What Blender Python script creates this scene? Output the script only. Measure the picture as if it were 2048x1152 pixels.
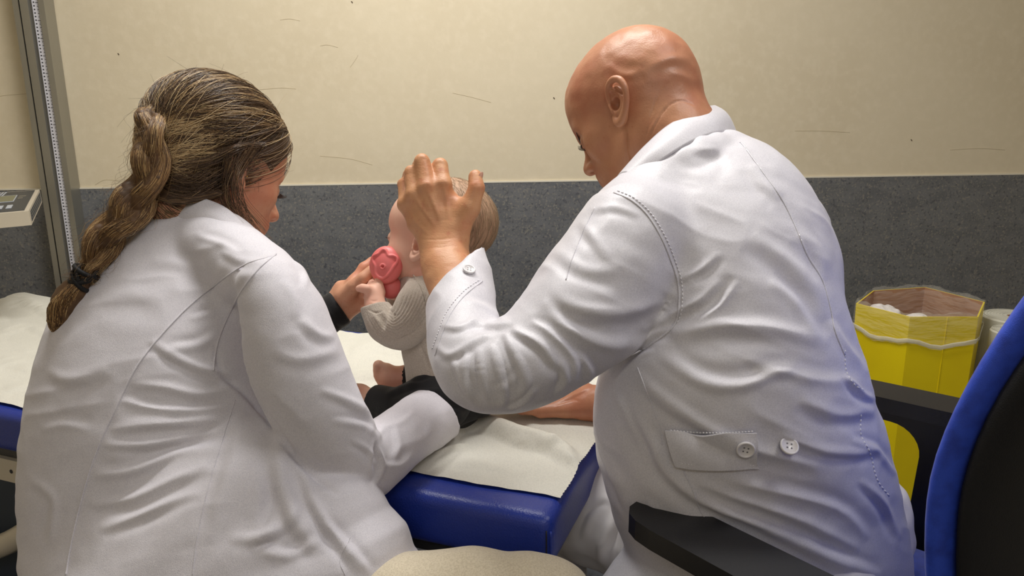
import bpy, bmesh, math, random
import numpy as np
from mathutils import Vector, Matrix

for o in list(bpy.data.objects):
    bpy.data.objects.remove(o, do_unlink=True)
SC = bpy.context.scene
COL = SC.collection
RNG = np.random.default_rng(7)
random.seed(7)

# ------------------------------------------------------------------ camera, light, exposure
FPX = 1450.0
PITCH, ROLL = math.radians(13.0), math.radians(0.5)
CAMP = np.array([0.0, 0.0, 1.30])
cd = bpy.data.cameras.new('camera')
cd.sensor_width = 36.0
cd.lens = 36.0 * FPX / 2048.0
cd.clip_start = 0.05
cam = bpy.data.objects.new('camera', cd)
COL.objects.link(cam)
RM = Matrix.Rotation(math.pi / 2 - PITCH, 3, 'X') @ Matrix.Rotation(-ROLL, 3, 'Z')
cam.matrix_world = Matrix.Translation(Vector(CAMP)) @ RM.to_4x4()
SC.camera = cam
RC = np.array(RM)                       # columns: right, up, backward

wd = bpy.data.worlds.new('world')
SC.world = wd
wd.use_nodes = True
wd.node_tree.nodes['Background'].inputs[0].default_value = (0.9, 0.92, 1.0, 1)
wd.node_tree.nodes['Background'].inputs[1].default_value = 0.10

def area(name, loc, rot, sx, sy, power, col):
    l = bpy.data.lights.new(name, 'AREA')
    l.shape = 'RECTANGLE'
    l.size, l.size_y = sx, sy
    l.energy = power
    l.color = col
    o = bpy.data.objects.new(name, l)
    o.location = loc
    o.rotation_euler = rot
    COL.objects.link(o)
    return o

area('ceiling_lamp_light', (-0.15, 1.45, 2.66), (0, 0, 0), 1.2, 0.30, 33, (1.0, 0.975, 0.93))
area('ceiling_lamp_light', (0.95, 0.55, 2.66), (0, 0, 0), 0.6, 0.6, 12, (1.0, 0.975, 0.94))
area('ceiling_lamp_light', (-0.2, -1.5, 2.66), (0, 0, 0), 1.2, 0.30, 12, (0.93, 0.95, 1.0))
SC.view_settings.view_transform = 'Standard'
SC.view_settings.look = 'None'
SC.view_settings.exposure = 0.0
SC.view_settings.gamma = 1.0
SC.view_settings.use_curve_mapping = False

# ------------------------------------------------------------------ space helpers
def W(px, py, d):
    """world point seen at pixel (px, py) at depth d along the viewing axis"""
    c = np.array([(px - 1024.0) / FPX * d, -(py - 576.0) / FPX * d, -d])
    return CAMP + RC @ c

def V(x, y, z):
    """direction given as (right, up, away)"""
    v = RC @ np.array([x, y, -z], float)
    return v / np.linalg.norm(v)

def WZ(px, py, z):
    r = RC @ np.array([(px - 1024.0) / FPX, -(py - 576.0) / FPX, -1.0])
    return CAMP + r * ((z - CAMP[2]) / r[2])

def proj(P):
    c = (np.asarray(P) - CAMP) @ RC
    d = -c[:, 2]
    return np.stack([1024 + c[:, 0] / d * FPX, 576 - c[:, 1] / d * FPX, d], 1)

def nrm(v):
    v = np.asarray(v, float)
    return v / (np.linalg.norm(v) + 1e-12)

# ------------------------------------------------------------------ tags
def link(name, data, parent=None, mat=None):
    o = bpy.data.objects.new(name, data)
    COL.objects.link(o)
    if parent is not None:
        o.parent = parent
        # children keep world coordinates: parents have inverse set
        o.matrix_parent_inverse = parent_world(parent).inverted()
    if mat is not None:
        data.materials.append(mat)
    return o

def parent_world(p):
    m = Matrix.LocRotScale(p.location, p.rotation_euler, p.scale)
    if p.parent is not None:
        return parent_world(p.parent) @ p.matrix_parent_inverse @ m
    return m

def tag(o, label=None, cat=None, group=None, kind=None):
    if label: o['label'] = label
    if cat: o['category'] = cat
    if group: o['group'] = group
    if kind: o['kind'] = kind
    return o

def thing(name, loc, label, cat, group=None):
    o = bpy.data.objects.new(name, None)
    o.empty_display_size = 0.05
    COL.objects.link(o)
    o.location = Vector(loc)
    return tag(o, label, cat, group)

# ------------------------------------------------------------------ materials
def mat(name, col, rough=0.5, metal=0.0, spec=0.5, sheen=0.0, sss=0.0, sssr=(0.01, 0.004, 0.002), bump=None,
        noise=None, coat=0.0, alpha=None, trans=0.0, emit=None, sheen_rough=0.4):
    """bump = (scale, strength, detail); noise = (scale, colour2, lo, hi)"""
    m = bpy.data.materials.new(name)
    m.use_nodes = True
    nt = m.node_tree
    b = nt.nodes['Principled BSDF']
    b.inputs['Base Color'].default_value = (*col, 1)
    b.inputs['Roughness'].default_value = rough
    b.inputs['Metallic'].default_value = metal
    b.inputs['Specular IOR Level'].default_value = spec
    if sheen:
        b.inputs['Sheen Weight'].default_value = sheen
        b.inputs['Sheen Roughness'].default_value = sheen_rough
    if sss:
        b.inputs['Subsurface Weight'].default_value = sss
        b.inputs['Subsurface Radius'].default_value = sssr
        b.inputs['Subsurface Scale'].default_value = 1.0
    if coat:
        b.inputs['Coat Weight'].default_value = coat
        b.inputs['Coat Roughness'].default_value = 0.2
    if trans:
        b.inputs['Transmission Weight'].default_value = trans
    if alpha is not None:
        b.inputs['Alpha'].default_value = alpha
    if emit:
        b.inputs['Emission Color'].default_value = (*emit[:3], 1)
        b.inputs['Emission Strength'].default_value = emit[3]
    tc = nt.nodes.new('ShaderNodeTexCoord')
    if noise:
        lays = noise if isinstance(noise, list) else [noise]
        prev = None
        for (sc, c2, lo, hi) in lays:
            n = nt.nodes.new('ShaderNodeTexNoise')
            if isinstance(sc, tuple):
                mp = nt.nodes.new('ShaderNodeMapping')
                mp.inputs['Scale'].default_value = sc
                nt.links.new(tc.outputs['Object'], mp.inputs[0])
                nt.links.new(mp.outputs[0], n.inputs['Vector'])
                n.inputs['Scale'].default_value = 1.0
            else:
                nt.links.new(tc.outputs['Object'], n.inputs['Vector'])
                n.inputs['Scale'].default_value = sc
            n.inputs['Detail'].default_value = 5
            mr = nt.nodes.new('ShaderNodeMapRange')
            mr.inputs['From Min'].default_value = lo
            mr.inputs['From Max'].default_value = hi
            nt.links.new(n.outputs['Fac'], mr.inputs['Value'])
            mx = nt.nodes.new('ShaderNodeMix')
            mx.data_type = 'RGBA'
            mx.inputs['A'].default_value = (*col, 1)
            mx.inputs['B'].default_value = (*c2, 1)
            if prev is not None:
                nt.links.new(prev, mx.inputs['A'])
            nt.links.new(mr.outputs[0], mx.inputs['Factor'])
            prev = mx.outputs['Result']
        nt.links.new(prev, b.inputs['Base Color'])
    if bump:
        lays = bump if isinstance(bump, list) else [bump]
        prevn = None
        for (sc, st, dist) in lays:
            n = nt.nodes.new('ShaderNodeTexNoise')
            if isinstance(sc, tuple):
                mp = nt.nodes.new('ShaderNodeMapping')
                mp.inputs['Scale'].default_value = sc
                nt.links.new(tc.outputs['Object'], mp.inputs[0])
                nt.links.new(mp.outputs[0], n.inputs['Vector'])
                n.inputs['Scale'].default_value = 1.0
            else:
                nt.links.new(tc.outputs['Object'], n.inputs['Vector'])
                n.inputs['Scale'].default_value = sc
            n.inputs['Detail'].default_value = 3
            bp = nt.nodes.new('ShaderNodeBump')
            bp.inputs['Strength'].default_value = st
            bp.inputs['Distance'].default_value = dist
            nt.links.new(n.outputs['Fac'], bp.inputs['Height'])
            if prevn is not None:
                nt.links.new(prevn, bp.inputs['Normal'])
            prevn = bp.outputs[0]
        nt.links.new(prevn, b.inputs['Normal'])
    return m

def hexc(r, g, b):
    f = lambda c: (c / 255.0) / 12.92 if c <= 10 else ((c / 255.0 + 0.055) / 1.055) ** 2.4
    return (f(r), f(g), f(b))

M = {}
M['wall'] = mat('wall_paint', hexc(222, 210, 184), 0.55, spec=0.35, noise=[(3.0, hexc(217, 204, 177), 0.4, 0.7), (40.0, hexc(226, 214, 189), 0.45, 0.8)],
                bump=[(18.0, 0.10, 0.01), (90.0, 0.10, 0.002)])
M['dado'] = mat('dado_linoleum', hexc(112, 114, 117), 0.42, spec=0.5,
                noise=[((14, 14, 26), hexc(100, 102, 106), 0.42, 0.65), (150.0, hexc(132, 130, 124), 0.55, 0.63), (110.0, hexc(84, 86, 92), 0.57, 0.66)],
                bump=(160.0, 0.15, 0.002))
M['trimw'] = mat('dado_edge_white', hexc(225, 220, 205), 0.5)
M['floor'] = mat('floor_vinyl', hexc(72, 74, 80), 0.4, noise=(40.0, hexc(52, 54, 60), 0.45, 0.65))
M['ceil'] = mat('ceiling_white', hexc(225, 224, 218), 0.8)
M['blue'] = mat('blue_vinyl', hexc(34, 58, 156), 0.36, spec=0.55, noise=(5.0, hexc(30, 52, 144), 0.4, 0.7), bump=(420.0, 0.35, 0.0015))
M['chairblue'] = mat('blue_fabric', hexc(42, 78, 206), 0.62, sheen=0.25, noise=(60.0, hexc(30, 60, 174), 0.4, 0.7), bump=(1200.0, 0.4, 0.001))
M['black'] = mat('black_plastic', hexc(26, 26, 29), 0.42, bump=(900.0, 0.25, 0.0006))
M['blackmesh'] = mat('black_fabric_shell', hexc(16, 16, 20), 0.8, bump=(700.0, 0.5, 0.001))
M['darksteel'] = mat('dark_painted_steel', hexc(70, 70, 72), 0.45, metal=0.4)
M['alu'] = mat('anodised_aluminium', hexc(168, 166, 158), 0.38, metal=0.75, noise=((3, 3, 1.0), hexc(150, 148, 140), 0.4, 0.7))
M['aludark'] = mat('aluminium_groove', hexc(105, 102, 96), 0.5, metal=0.5)
M['tape'] = mat('white_ruler_tape', hexc(222, 222, 232), 0.4)
M['ink'] = mat('black_ink', hexc(40, 40, 46), 0.6)
M['paper'] = mat('crepe_paper', hexc(226, 224, 214), 0.75, spec=0.2, noise=(400.0, hexc(214, 212, 203), 0.45, 0.7),
                 bump=[((500, 90, 200), 0.35, 0.0012), (9.0, 0.25, 0.01)])
M['cream'] = mat('cream_plastic', hexc(206, 196, 178), 0.4)
M['teal'] = mat('dark_teal_panel', hexc(30, 44, 62), 0.5)
M['panel'] = mat('scale_panel_dark', hexc(52, 58, 66), 0.35)
M['lcd'] = mat('lcd_olive', hexc(118, 120, 92), 0.25)
M['button_grey'] = mat('keypad_grey', hexc(190, 196, 205), 0.4)
M['keyblue'] = mat('keypad_blue', hexc(60, 140, 190), 0.4)
M['yellow'] = mat('yellow_card', hexc(240, 216, 10), 0.5, noise=(6.0, hexc(232, 206, 8), 0.4, 0.7), bump=((40, 40, 4), 0.06, 0.003))
M['brown'] = mat('brown_card', hexc(182, 140, 108), 0.7, noise=(12.0, hexc(168, 126, 96), 0.4, 0.7))
M['film'] = mat('clear_film', (0.9, 0.88, 0.84), 0.15, spec=0.8, alpha=0.12, bump=((14, 14, 50), 0.9, 0.02))
M['tissue'] = mat('white_tissue', hexc(228, 222, 220), 0.8, bump=(60.0, 0.6, 0.01))
M['roll'] = mat('paper_roll', hexc(205, 203, 190), 0.8, bump=((120, 120, 3), 0.3, 0.002))
M['coatw'] = mat('white_stretch_twill', hexc(226, 223, 230), 0.72, spec=0.25, sheen=0.25,
                 noise=(900.0, hexc(210, 207, 216), 0.42, 0.62), bump=[((1400, 1400, 500), 0.35, 0.0008), (35.0, 0.12, 0.004)])
M['coatm'] = mat('white_cotton_poplin', hexc(221, 219, 226), 0.45, spec=0.4, sheen=0.15, sheen_rough=0.3,
                 noise=(700.0, hexc(207, 205, 213), 0.42, 0.62), bump=[(1500.0, 0.12, 0.0004), (30.0, 0.10, 0.004)])
M['thread'] = mat('white_stitch_thread', hexc(240, 239, 244), 0.6)
M['buttonw'] = mat('white_plastic_button', hexc(230, 227, 230), 0.3, coat=0.3)
M['hole'] = mat('button_thread_grey', hexc(120, 118, 124), 0.7)
M['undershirt'] = mat('black_jersey', hexc(17, 17, 20), 0.85, sheen=0.15, bump=(900.0, 0.4, 0.001))
M['trousw'] = mat('cream_trouser_knit', hexc(222, 210, 186), 0.85, sheen=0.3, noise=(500.0, hexc(206, 193, 168), 0.42, 0.62), bump=(650.0, 0.5, 0.0012))
M['trousm'] = mat('white_trouser_cotton', hexc(228, 224, 224), 0.6, sheen=0.1, bump=(40.0, 0.15, 0.004))
M['shoe'] = mat('white_clog', hexc(215, 215, 215), 0.4)
M['skinm'] = mat('skin_tan', hexc(190, 132, 101), 0.42, spec=0.5, sss=0.07, sssr=(0.008, 0.004, 0.003),
                 noise=[(22.0, hexc(176, 108, 82), 0.45, 0.75), (7.0, hexc(198, 146, 110), 0.5, 0.75), (260.0, hexc(182, 118, 90), 0.6, 0.8)],
                 bump=[(420.0, 0.22, 0.0012), (90.0, 0.12, 0.003)])
M['skinhand'] = mat('skin_hand_tan', hexc(206, 152, 112), 0.45, spec=0.45, sss=0.07, sssr=(0.008, 0.004, 0.003),
                    noise=[(26.0, hexc(196, 132, 96), 0.45, 0.75), (80.0, hexc(192, 122, 92), 0.58, 0.8)], bump=[(500.0, 0.25, 0.0010), ((60, 60, 260), 0.25, 0.0015)])
M['skinw'] = mat('skin_warm', hexc(214, 160, 130), 0.5, spec=0.4, sss=0.08, sssr=(0.008, 0.004, 0.002),
                 noise=[(18.0, hexc(204, 132, 104), 0.45, 0.72), (300.0, hexc(196, 124, 98), 0.6, 0.78)], bump=[(450.0, 0.15, 0.001)])
M['skinb'] = mat('skin_baby', hexc(236, 190, 168), 0.5, spec=0.35, sss=0.10, sssr=(0.014, 0.006, 0.004),
                 noise=[(16.0, hexc(230, 168, 148), 0.48, 0.75)], bump=[(300.0, 0.06, 0.001)])
M['brow'] = mat('dark_brow_hair', hexc(48, 32, 26), 0.7)
M['eye'] = mat('eye_white', hexc(215, 205, 198), 0.2)
M['nail'] = mat('finger_nail', hexc(226, 172, 150), 0.25, coat=0.4)
M['gold'] = mat('gold_stud', (0.9, 0.6, 0.2), 0.2, metal=1.0)
M['elastic'] = mat('black_elastic', hexc(14, 14, 18), 0.7, bump=(800.0, 0.4, 0.001))
M['toy'] = mat('pink_silicone', hexc(236, 124, 122), 0.42, sss=0.05, sssr=(0.006, 0.002, 0.002), noise=(30.0, hexc(230, 112, 112), 0.4, 0.7))
M['toydark'] = mat('pink_hole', hexc(150, 45, 48), 0.6)
M['knit'] = mat('oatmeal_rib_knit', hexc(196, 186, 174), 0.85, sheen=0.35, noise=(600.0, hexc(180, 169, 156), 0.42, 0.62), bump=[(520.0, 0.7, 0.0012)])
M['blackbaby'] = mat('black_baby_jersey', hexc(15, 15, 19), 0.85, sheen=0.12, bump=(1000.0, 0.4, 0.001))

def hair_mat(name, cols, rough=0.4):
    m = bpy.data.materials.new(name)
    m.use_nodes = True
    nt = m.node_tree
    b = nt.nodes['Principled BSDF']
    b.inputs['Roughness'].default_value = rough
    b.inputs['Specular IOR Level'].default_value = 0.5
    h = nt.nodes.new('ShaderNodeHairInfo')
    r = nt.nodes.new('ShaderNodeValToRGB')
    r.color_ramp.elements.remove(r.color_ramp.elements[1])
    r.color_ramp.elements[0].position = 0
    r.color_ramp.elements[0].color = (*cols[0][1], 1)
    for p, c in cols[1:]:
        e = r.color_ramp.elements.new(p)
        e.color = (*c, 1)
    nt.links.new(h.outputs['Random'], r.inputs[0])
    nt.links.new(r.outputs[0], b.inputs['Base Color'])
    return m
M['hairw'] = hair_mat('hair_ash_blonde', [(0, hexc(62, 46, 36)), (0.6, hexc(96, 74, 54)), (0.9, hexc(132, 104, 76)), (1.0, hexc(180, 150, 110))])
M['hairhl'] = hair_mat('hair_highlight_blonde', [(0, hexc(150, 120, 84)), (0.4, hexc(196, 166, 122)), (1.0, hexc(232, 208, 164))])
M['hairbraid'] = hair_mat('hair_braid_blonde', [(0, hexc(66, 46, 32)), (0.45, hexc(112, 82, 52)), (0.75, hexc(156, 120, 76)), (1.0, hexc(214, 182, 130))])
M['hairbase'] = mat('hair_under_brown', hexc(78, 58, 42), 0.6, noise=(30.0, hexc(100, 78, 54), 0.4, 0.7))
M['braidbase'] = mat('braid_under_brown', hexc(104, 76, 48), 0.6, noise=(40.0, hexc(78, 56, 38), 0.4, 0.7))
M['hairbaby'] = hair_mat('hair_baby_light', [(0, hexc(128, 106, 84)), (1.0, hexc(186, 162, 132))], 0.5)
M['hairbabybase'] = mat('hair_baby_base', hexc(186, 150, 122), 0.6)

# ------------------------------------------------------------------ polygon mesh helpers
def mesh_np(name, verts, quads, smooth=True):
    me = bpy.data.meshes.new(name)
    verts = np.asarray(verts, np.float32)
    quads = np.asarray(quads, np.int32)
    n = quads.shape[1]
    me.vertices.add(len(verts))
    me.vertices.foreach_set('co', verts.ravel())
    me.loops.add(quads.size)
    me.loops.foreach_set('vertex_index', quads.ravel())
    me.polygons.add(len(quads))
    me.polygons.foreach_set('loop_start', np.arange(len(quads), dtype=np.int32) * n)
    me.polygons.foreach_set('loop_total', np.full(len(quads), n, np.int32))
    me.update(calc_edges=True)
    me.validate()
    if smooth:
        me.polygons.foreach_set('use_smooth', np.ones(len(quads), bool))
    return me

def bm_obj(name, bm, m, parent=None, smooth=False, bevel=0.0, seg=2):
    if bevel:
        bmesh.ops.bevel(bm, geom=[e for e in bm.edges if e.is_manifold and e.calc_face_angle(0) > 0.5], offset=bevel, segments=seg, profile=0.5, affect='EDGES')
    bmesh.ops.recalc_face_normals(bm, faces=bm.faces)
    me = bpy.data.meshes.new(name)
    bm.to_mesh(me)
    bm.free()
    if smooth:
        for p in me.polygons: p.use_smooth = True
    return link(name, me, parent, m)

def add_box(bm, c, ax, hs):
    """box: centre, 3 axes, 3 half sizes"""
    c = np.asarray(c, float)
    ax = [nrm(a) for a in ax]
    vs = []
    for sx in (-1, 1):
        for sy in (-1, 1):
            for sz in (-1, 1):
                vs.append(bm.verts.new(c + ax[0] * hs[0] * sx + ax[1] * hs[1] * sy + ax[2] * hs[2] * sz))
    for f in ((0, 1, 3, 2), (4, 6, 7, 5), (0, 4, 5, 1), (2, 3, 7, 6), (0, 2, 6, 4), (1, 5, 7, 3)):
        bm.faces.new([vs[i] for i in f])

XA, YA, ZA = np.eye(3)

def add_prism(bm, poly, z0, z1, frame=None):
    """extrude polygon (u,v) between z0,z1 in frame (origin,u,v,w)"""
    o, u, v, w = frame if frame else (np.zeros(3), XA, YA, ZA)
    lo = [bm.verts.new(o + u * p[0] + v * p[1] + w * z0) for p in poly]
    hi = [bm.verts.new(o + u * p[0] + v * p[1] + w * z1) for p in poly]
    n = len(poly)
    bm.faces.new(lo[::-1]); bm.faces.new(hi)
    for i in range(n):
        bm.faces.new([lo[i], lo[(i + 1) % n], hi[(i + 1) % n], hi[i]])

def add_lathe(bm, prof, c, ax=ZA, n=32, u=None):
    c = np.asarray(c, float); ax = nrm(ax)
    u = nrm(np.cross(ax, [0.3, 0.9, 0.1])) if u is None else nrm(u)
    v = np.cross(ax, u)
    rings = []
    for r, h in prof:
        if r < 1e-6:
            rings.append([bm.verts.new(c + ax * h)])
        else:
            rings.append([bm.verts.new(c + ax * h + (u * math.cos(2 * math.pi * i / n) + v * math.sin(2 * math.pi * i / n)) * r) for i in range(n)])
    for a, b in zip(rings[:-1], rings[1:]):
        for i in range(n):
            j = (i + 1) % n
            if len(a) == 1 and len(b) > 1: bm.faces.new([a[0], b[i], b[j]])
            elif len(b) == 1 and len(a) > 1: bm.faces.new([a[i], b[0], a[j]])
            elif len(a) > 1: bm.faces.new([a[i], b[i], b[j], a[j]])

def catmull(P, n):
    P = np.asarray(P, float)
    if len(P) < 3:
        t = np.linspace(0, 1, n)[:, None]
        return P[0] * (1 - t) + P[-1] * t
    Q = np.vstack([2 * P[0] - P[1], P, 2 * P[-1] - P[-2]])
    out = []
    for s in np.linspace(0, len(P) - 1 - 1e-9, n):
        i = int(s); t = s - i
        a, b, c, d = Q[i:i + 4]
        out.append(0.5 * ((2 * b) + (-a + c) * t + (2 * a - 5 * b + 4 * c - d) * t * t + (-a + 3 * b - 3 * c + d) * t ** 3))
    return np.array(out)

def add_tube(bm, pts, rad, n=8, caps=True, flat=None):
    """swept tube, flat=(normal vectors per point, thin factor)"""
    pts = np.asarray(pts, float)
    m = len(pts)
    rad = np.full(m, rad) if np.isscalar(rad) else np.asarray(rad)
    T = np.gradient(pts, axis=0)
    T /= np.linalg.norm(T, axis=1)[:, None] + 1e-12
    u = nrm(np.cross(T[0], [0.31, 0.2, 0.93]))
    rings = []
    for i in range(m):
        if flat is not None:
            w = flat[0][i]; u = nrm(np.cross(T[i], w)); v = nrm(np.cross(u, T[i])) * flat[1]
        else:
            u = nrm(u - T[i] * np.dot(u, T[i])); v = np.cross(T[i], u)
        rings.append([bm.verts.new(pts[i] + (u * math.cos(2 * math.pi * k / n) + v * math.sin(2 * math.pi * k / n)) * rad[i]) for k in range(n)])
    for a, b in zip(rings[:-1], rings[1:]):
        for i in range(n):
            bm.faces.new([a[i], a[(i + 1) % n], b[(i + 1) % n], b[i]])
    if caps:
        bm.faces.new(rings[0][::-1]); bm.faces.new(rings[-1])

# ------------------------------------------------------------------ noise
def _hash(ix, iy, iz, seed):
    h = (ix.astype(np.int64) * 374761393 + iy.astype(np.int64) * 668265263 + iz.astype(np.int64) * 2147483647 + seed * 974711) & 0xffffffff
    h = ((h ^ (h >> 13)) * 1274126177) & 0xffffffff
    h = (h ^ (h >> 16)) & 0xffff
    return h / 65535.0 * 2 - 1

def vnoise(P, scale=1.0, seed=0):
    P = np.asarray(P) * scale
    I = np.floor(P).astype(np.int64)
    F = P - I
    F = F * F * F * (F * (F * 6 - 15) + 10)
    r = 0
    for dx in (0, 1):
        for dy in (0, 1):
            for dz in (0, 1):
                w = (F[:, 0] if dx else 1 - F[:, 0]) * (F[:, 1] if dy else 1 - F[:, 1]) * (F[:, 2] if dz else 1 - F[:, 2])
                r = r + w * _hash(I[:, 0] + dx, I[:, 1] + dy, I[:, 2] + dz, seed)
    return r

# ------------------------------------------------------------------ implicit surfaces
def seg(a, b, ra, rb, u=None, k=0.02, sub=False):
    """a, b points; ra, rb = (ru, rv) or scalar; u = hint for the rv axis"""
    a = np.asarray(a, float); b = np.asarray(b, float)
    ra = (ra, ra) if np.isscalar(ra) else tuple(ra)
    rb = (rb, rb) if np.isscalar(rb) else tuple(rb)
    w = b - a
    L = np.linalg.norm(w)
    w = w / L if L > 1e-9 else ZA
    vv = V(0, 0, 1) if u is None else np.asarray(u, float)
    vv = vv - w * np.dot(vv, w)
    if np.linalg.norm(vv) < 1e-3: vv = np.cross(w, [0.3, 0.5, 0.8])
    vv = nrm(vv)
    return dict(t='seg', a=a, b=b, ra=ra, rb=rb, w=w, L=L, v=vv, u=np.cross(vv, w), k=k, sub=sub)

def ell(c, ax, r, k=0.02, sub=False):
    return dict(t='ell', c=np.asarray(c, float), ax=np.array([nrm(x) for x in ax]), r=np.asarray(r, float), k=k, sub=sub)

def plane(p, n, k=0.002, ball=None):
    """cuts away everything on the +n side (optionally only inside a ball)"""
    return dict(t='pl', p=np.asarray(p, float), n=nrm(n), k=k, sub=True, ball=ball)

def limb(nodes, k=0.02, n=None, u=None, kk=None):
    """nodes: (point, ru, rv). returns segments"""
    A = np.array([np.concatenate([p, [ru, rv]]) for p, ru, rv in nodes])
    if n: A = catmull(A, n)
    out = []
    for i in range(len(A) - 1):
        out.append(seg(A[i, :3], A[i + 1, :3], A[i, 3:], A[i + 1, 3:], u, kk if (kk is not None and i) else k))
    return out

def limbpx(nodes, k=0.02, n=None, kk=0.012):
    """nodes: (px, py, d, halfwidth_px, halfdepth_m)"""
    return limb([(W(x, y, d), hw * d / FPX, hd) for x, y, d, hw, hd in nodes], k, n, None, kk)

def evalp(p, P):
    if p['t'] == 'seg':
        q = P - p['a']
        t = np.clip(q @ p['w'] / max(p['L'], 1e-9), 0, 1)
        q = q - (t * p['L'])[..., None] * p['w']
        ru = p['ra'][0] + (p['rb'][0] - p['ra'][0]) * t
        rv = p['ra'][1] + (p['rb'][1] - p['ra'][1]) * t
        x = q @ p['u']; y = q @ p['v']; z = q @ p['w']
        rw = np.minimum(ru, rv)
        k0 = np.sqrt((x / ru) ** 2 + (y / rv) ** 2 + (z / rw) ** 2) + 1e-6
        k1 = np.sqrt((x / ru ** 2) ** 2 + (y / rv ** 2) ** 2 + (z / rw ** 2) ** 2) + 1e-6
        return k0 * (k0 - 1) / k1
    if p['t'] == 'ell':
        q = (P - p['c']) @ p['ax'].T
        k0 = np.linalg.norm(q / p['r'], axis=-1) + 1e-6
        k1 = np.linalg.norm(q / p['r'] ** 2, axis=-1) + 1e-6
        return k0 * (k0 - 1) / k1

def bbox(p):
    if p['t'] == 'seg':
        r = max(*p['ra'], *p['rb'])
        return np.minimum(p['a'], p['b']) - r, np.maximum(p['a'], p['b']) + r
    if p['t'] == 'ell':
        r = np.sqrt(((p['ax'] * p['r'][:, None]) ** 2).sum(0))
        return p['c'] - r, p['c'] + r

def smin(a, b, k):
    h = np.maximum(k - np.abs(a - b), 0) / k
    return np.minimum(a, b) - h * h * k * 0.25

def sdf_mesh(prims, h, smooth=2, lo=None, hi=None):
    pos = [p for p in prims if not p['sub']]
    B = [bbox(p) for p in pos]
    L = np.min([b[0] for b in B], 0) - 3 * h - 0.004
    H = np.max([b[1] for b in B], 0) + 3 * h + 0.004
    if lo is not None: L = np.maximum(L, lo)
    if hi is not None: H = np.minimum(H, hi)
    N = np.ceil((H - L) / h).astype(int) + 1
    D = np.full(N, 0.1, np.float32)
    ax = [L[i] + h * np.arange(N[i]) for i in range(3)]
    for p in prims:
        if p['t'] == 'pl':
            if p['ball'] is not None:
                c, r = p['ball']
                b0, b1 = np.asarray(c) - r, np.asarray(c) + r
            else:
                b0, b1 = L, H
            pad = 0
        else:
            b0, b1 = bbox(p)
            pad = p['k'] + 3 * h
        i0 = np.clip(np.floor((b0 - pad - L) / h).astype(int), 0, N)
        i1 = np.clip(np.ceil((b1 + pad - L) / h).astype(int) + 1, 0, N)
        if np.any(i1 <= i0): continue
        sl = tuple(slice(i0[j], i1[j]) for j in range(3))
        G = np.stack(np.meshgrid(ax[0][sl[0]], ax[1][sl[1]], ax[2][sl[2]], indexing='ij'), -1).astype(np.float32)
        cur = D[sl]
        if p['t'] == 'pl':
            v = (G - p['p'].astype(np.float32)) @ p['n'].astype(np.float32)
            new = -smin(-cur, -v, p['k'])
            if p['ball'] is not None:
                inside = np.linalg.norm(G - np.asarray(c), axis=-1) < r
                new = np.where(inside, new, cur)
            D[sl] = new
        elif p['sub']:
            D[sl] = -smin(-cur, evalp(p, G), p['k'])
        else:
            D[sl] = smin(cur, evalp(p, G), p['k'])
    D[0] = D[-1] = 0.1; D[:, 0] = D[:, -1] = 0.1; D[:, :, 0] = D[:, :, -1] = 0.1
    S = D < 0
    c = [S[dx:N[0] - 1 + dx, dy:N[1] - 1 + dy, dz:N[2] - 1 + dz] for dx in (0, 1) for dy in (0, 1) for dz in (0, 1)]
    cnt = sum(x.astype(np.int8) for x in c)
    act = np.argwhere((cnt > 0) & (cnt < 8))
    idx = np.full(np.array(N) - 1, -1, np.int32)
    idx[act[:, 0], act[:, 1], act[:, 2]] = np.arange(len(act))
    cor = np.array([(dx, dy, dz) for dx in (0, 1) for dy in (0, 1) for dz in (0, 1)])
    vals = np.stack([D[act[:, 0] + a, act[:, 1] + b, act[:, 2] + e] for a, b, e in cor], 1)
    acc = np.zeros((len(act), 3)); num = np.zeros(len(act))
    for i in range(8):
        for j in range(i + 1, 8):
            if np.abs(cor[i] - cor[j]).sum() != 1: continue
            va, vb = vals[:, i], vals[:, j]
            m = (va < 0) != (vb < 0)
            t = np.where(m, va / np.where(m, va - vb, 1), 0)
            acc += np.where(m[:, None], cor[i] + (cor[j] - cor[i]) * t[:, None], 0)
            num += m
    verts = (act + acc / num[:, None]) * h + L
    quads = []
    for a in range(3):
        b, e = (a + 1) % 3, (a + 2) % 3
        s0 = [slice(1, -1)] * 3; s1 = [slice(1, -1)] * 3
        s0[a] = slice(0, -1); s1[a] = slice(1, None)
        E0, E1 = S[tuple(s0)], S[tuple(s1)]
        w = np.argwhere(E0 != E1)
        off = np.ones(3, int); off[a] = 0
        w = w + off
        flip = S[w[:, 0], w[:, 1], w[:, 2]]
        def cell(db, de):
            q = w.copy(); q[:, b] += db; q[:, e] += de
            return idx[q[:, 0], q[:, 1], q[:, 2]]
        q = np.stack([cell(-1, -1), cell(0, -1), cell(0, 0), cell(-1, 0)], 1)
        q[~flip] = q[~flip][:, ::-1]
        quads.append(q)
    quads = np.vstack(quads)
    quads = quads[(quads >= 0).all(1)]
    verts = lap(verts, quads, smooth)
    return verts, quads

def lap(v, q, n, lam=0.5):
    e = np.vstack([q[:, [0, 1]], q[:, [1, 2]], q[:, [2, 3]], q[:, [3, 0]]])
    for i in range(n):
        acc = np.zeros_like(v); c = np.zeros(len(v))
        for k in range(3):
            acc[:, k] = np.bincount(e[:, 0], v[e[:, 1], k], len(v)) + np.bincount(e[:, 1], v[e[:, 0], k], len(v))
        c = np.bincount(e[:, 0], minlength=len(v)) + np.bincount(e[:, 1], minlength=len(v))
        v = v + lam * (acc / np.maximum(c, 1)[:, None] - v)
    return v

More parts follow.
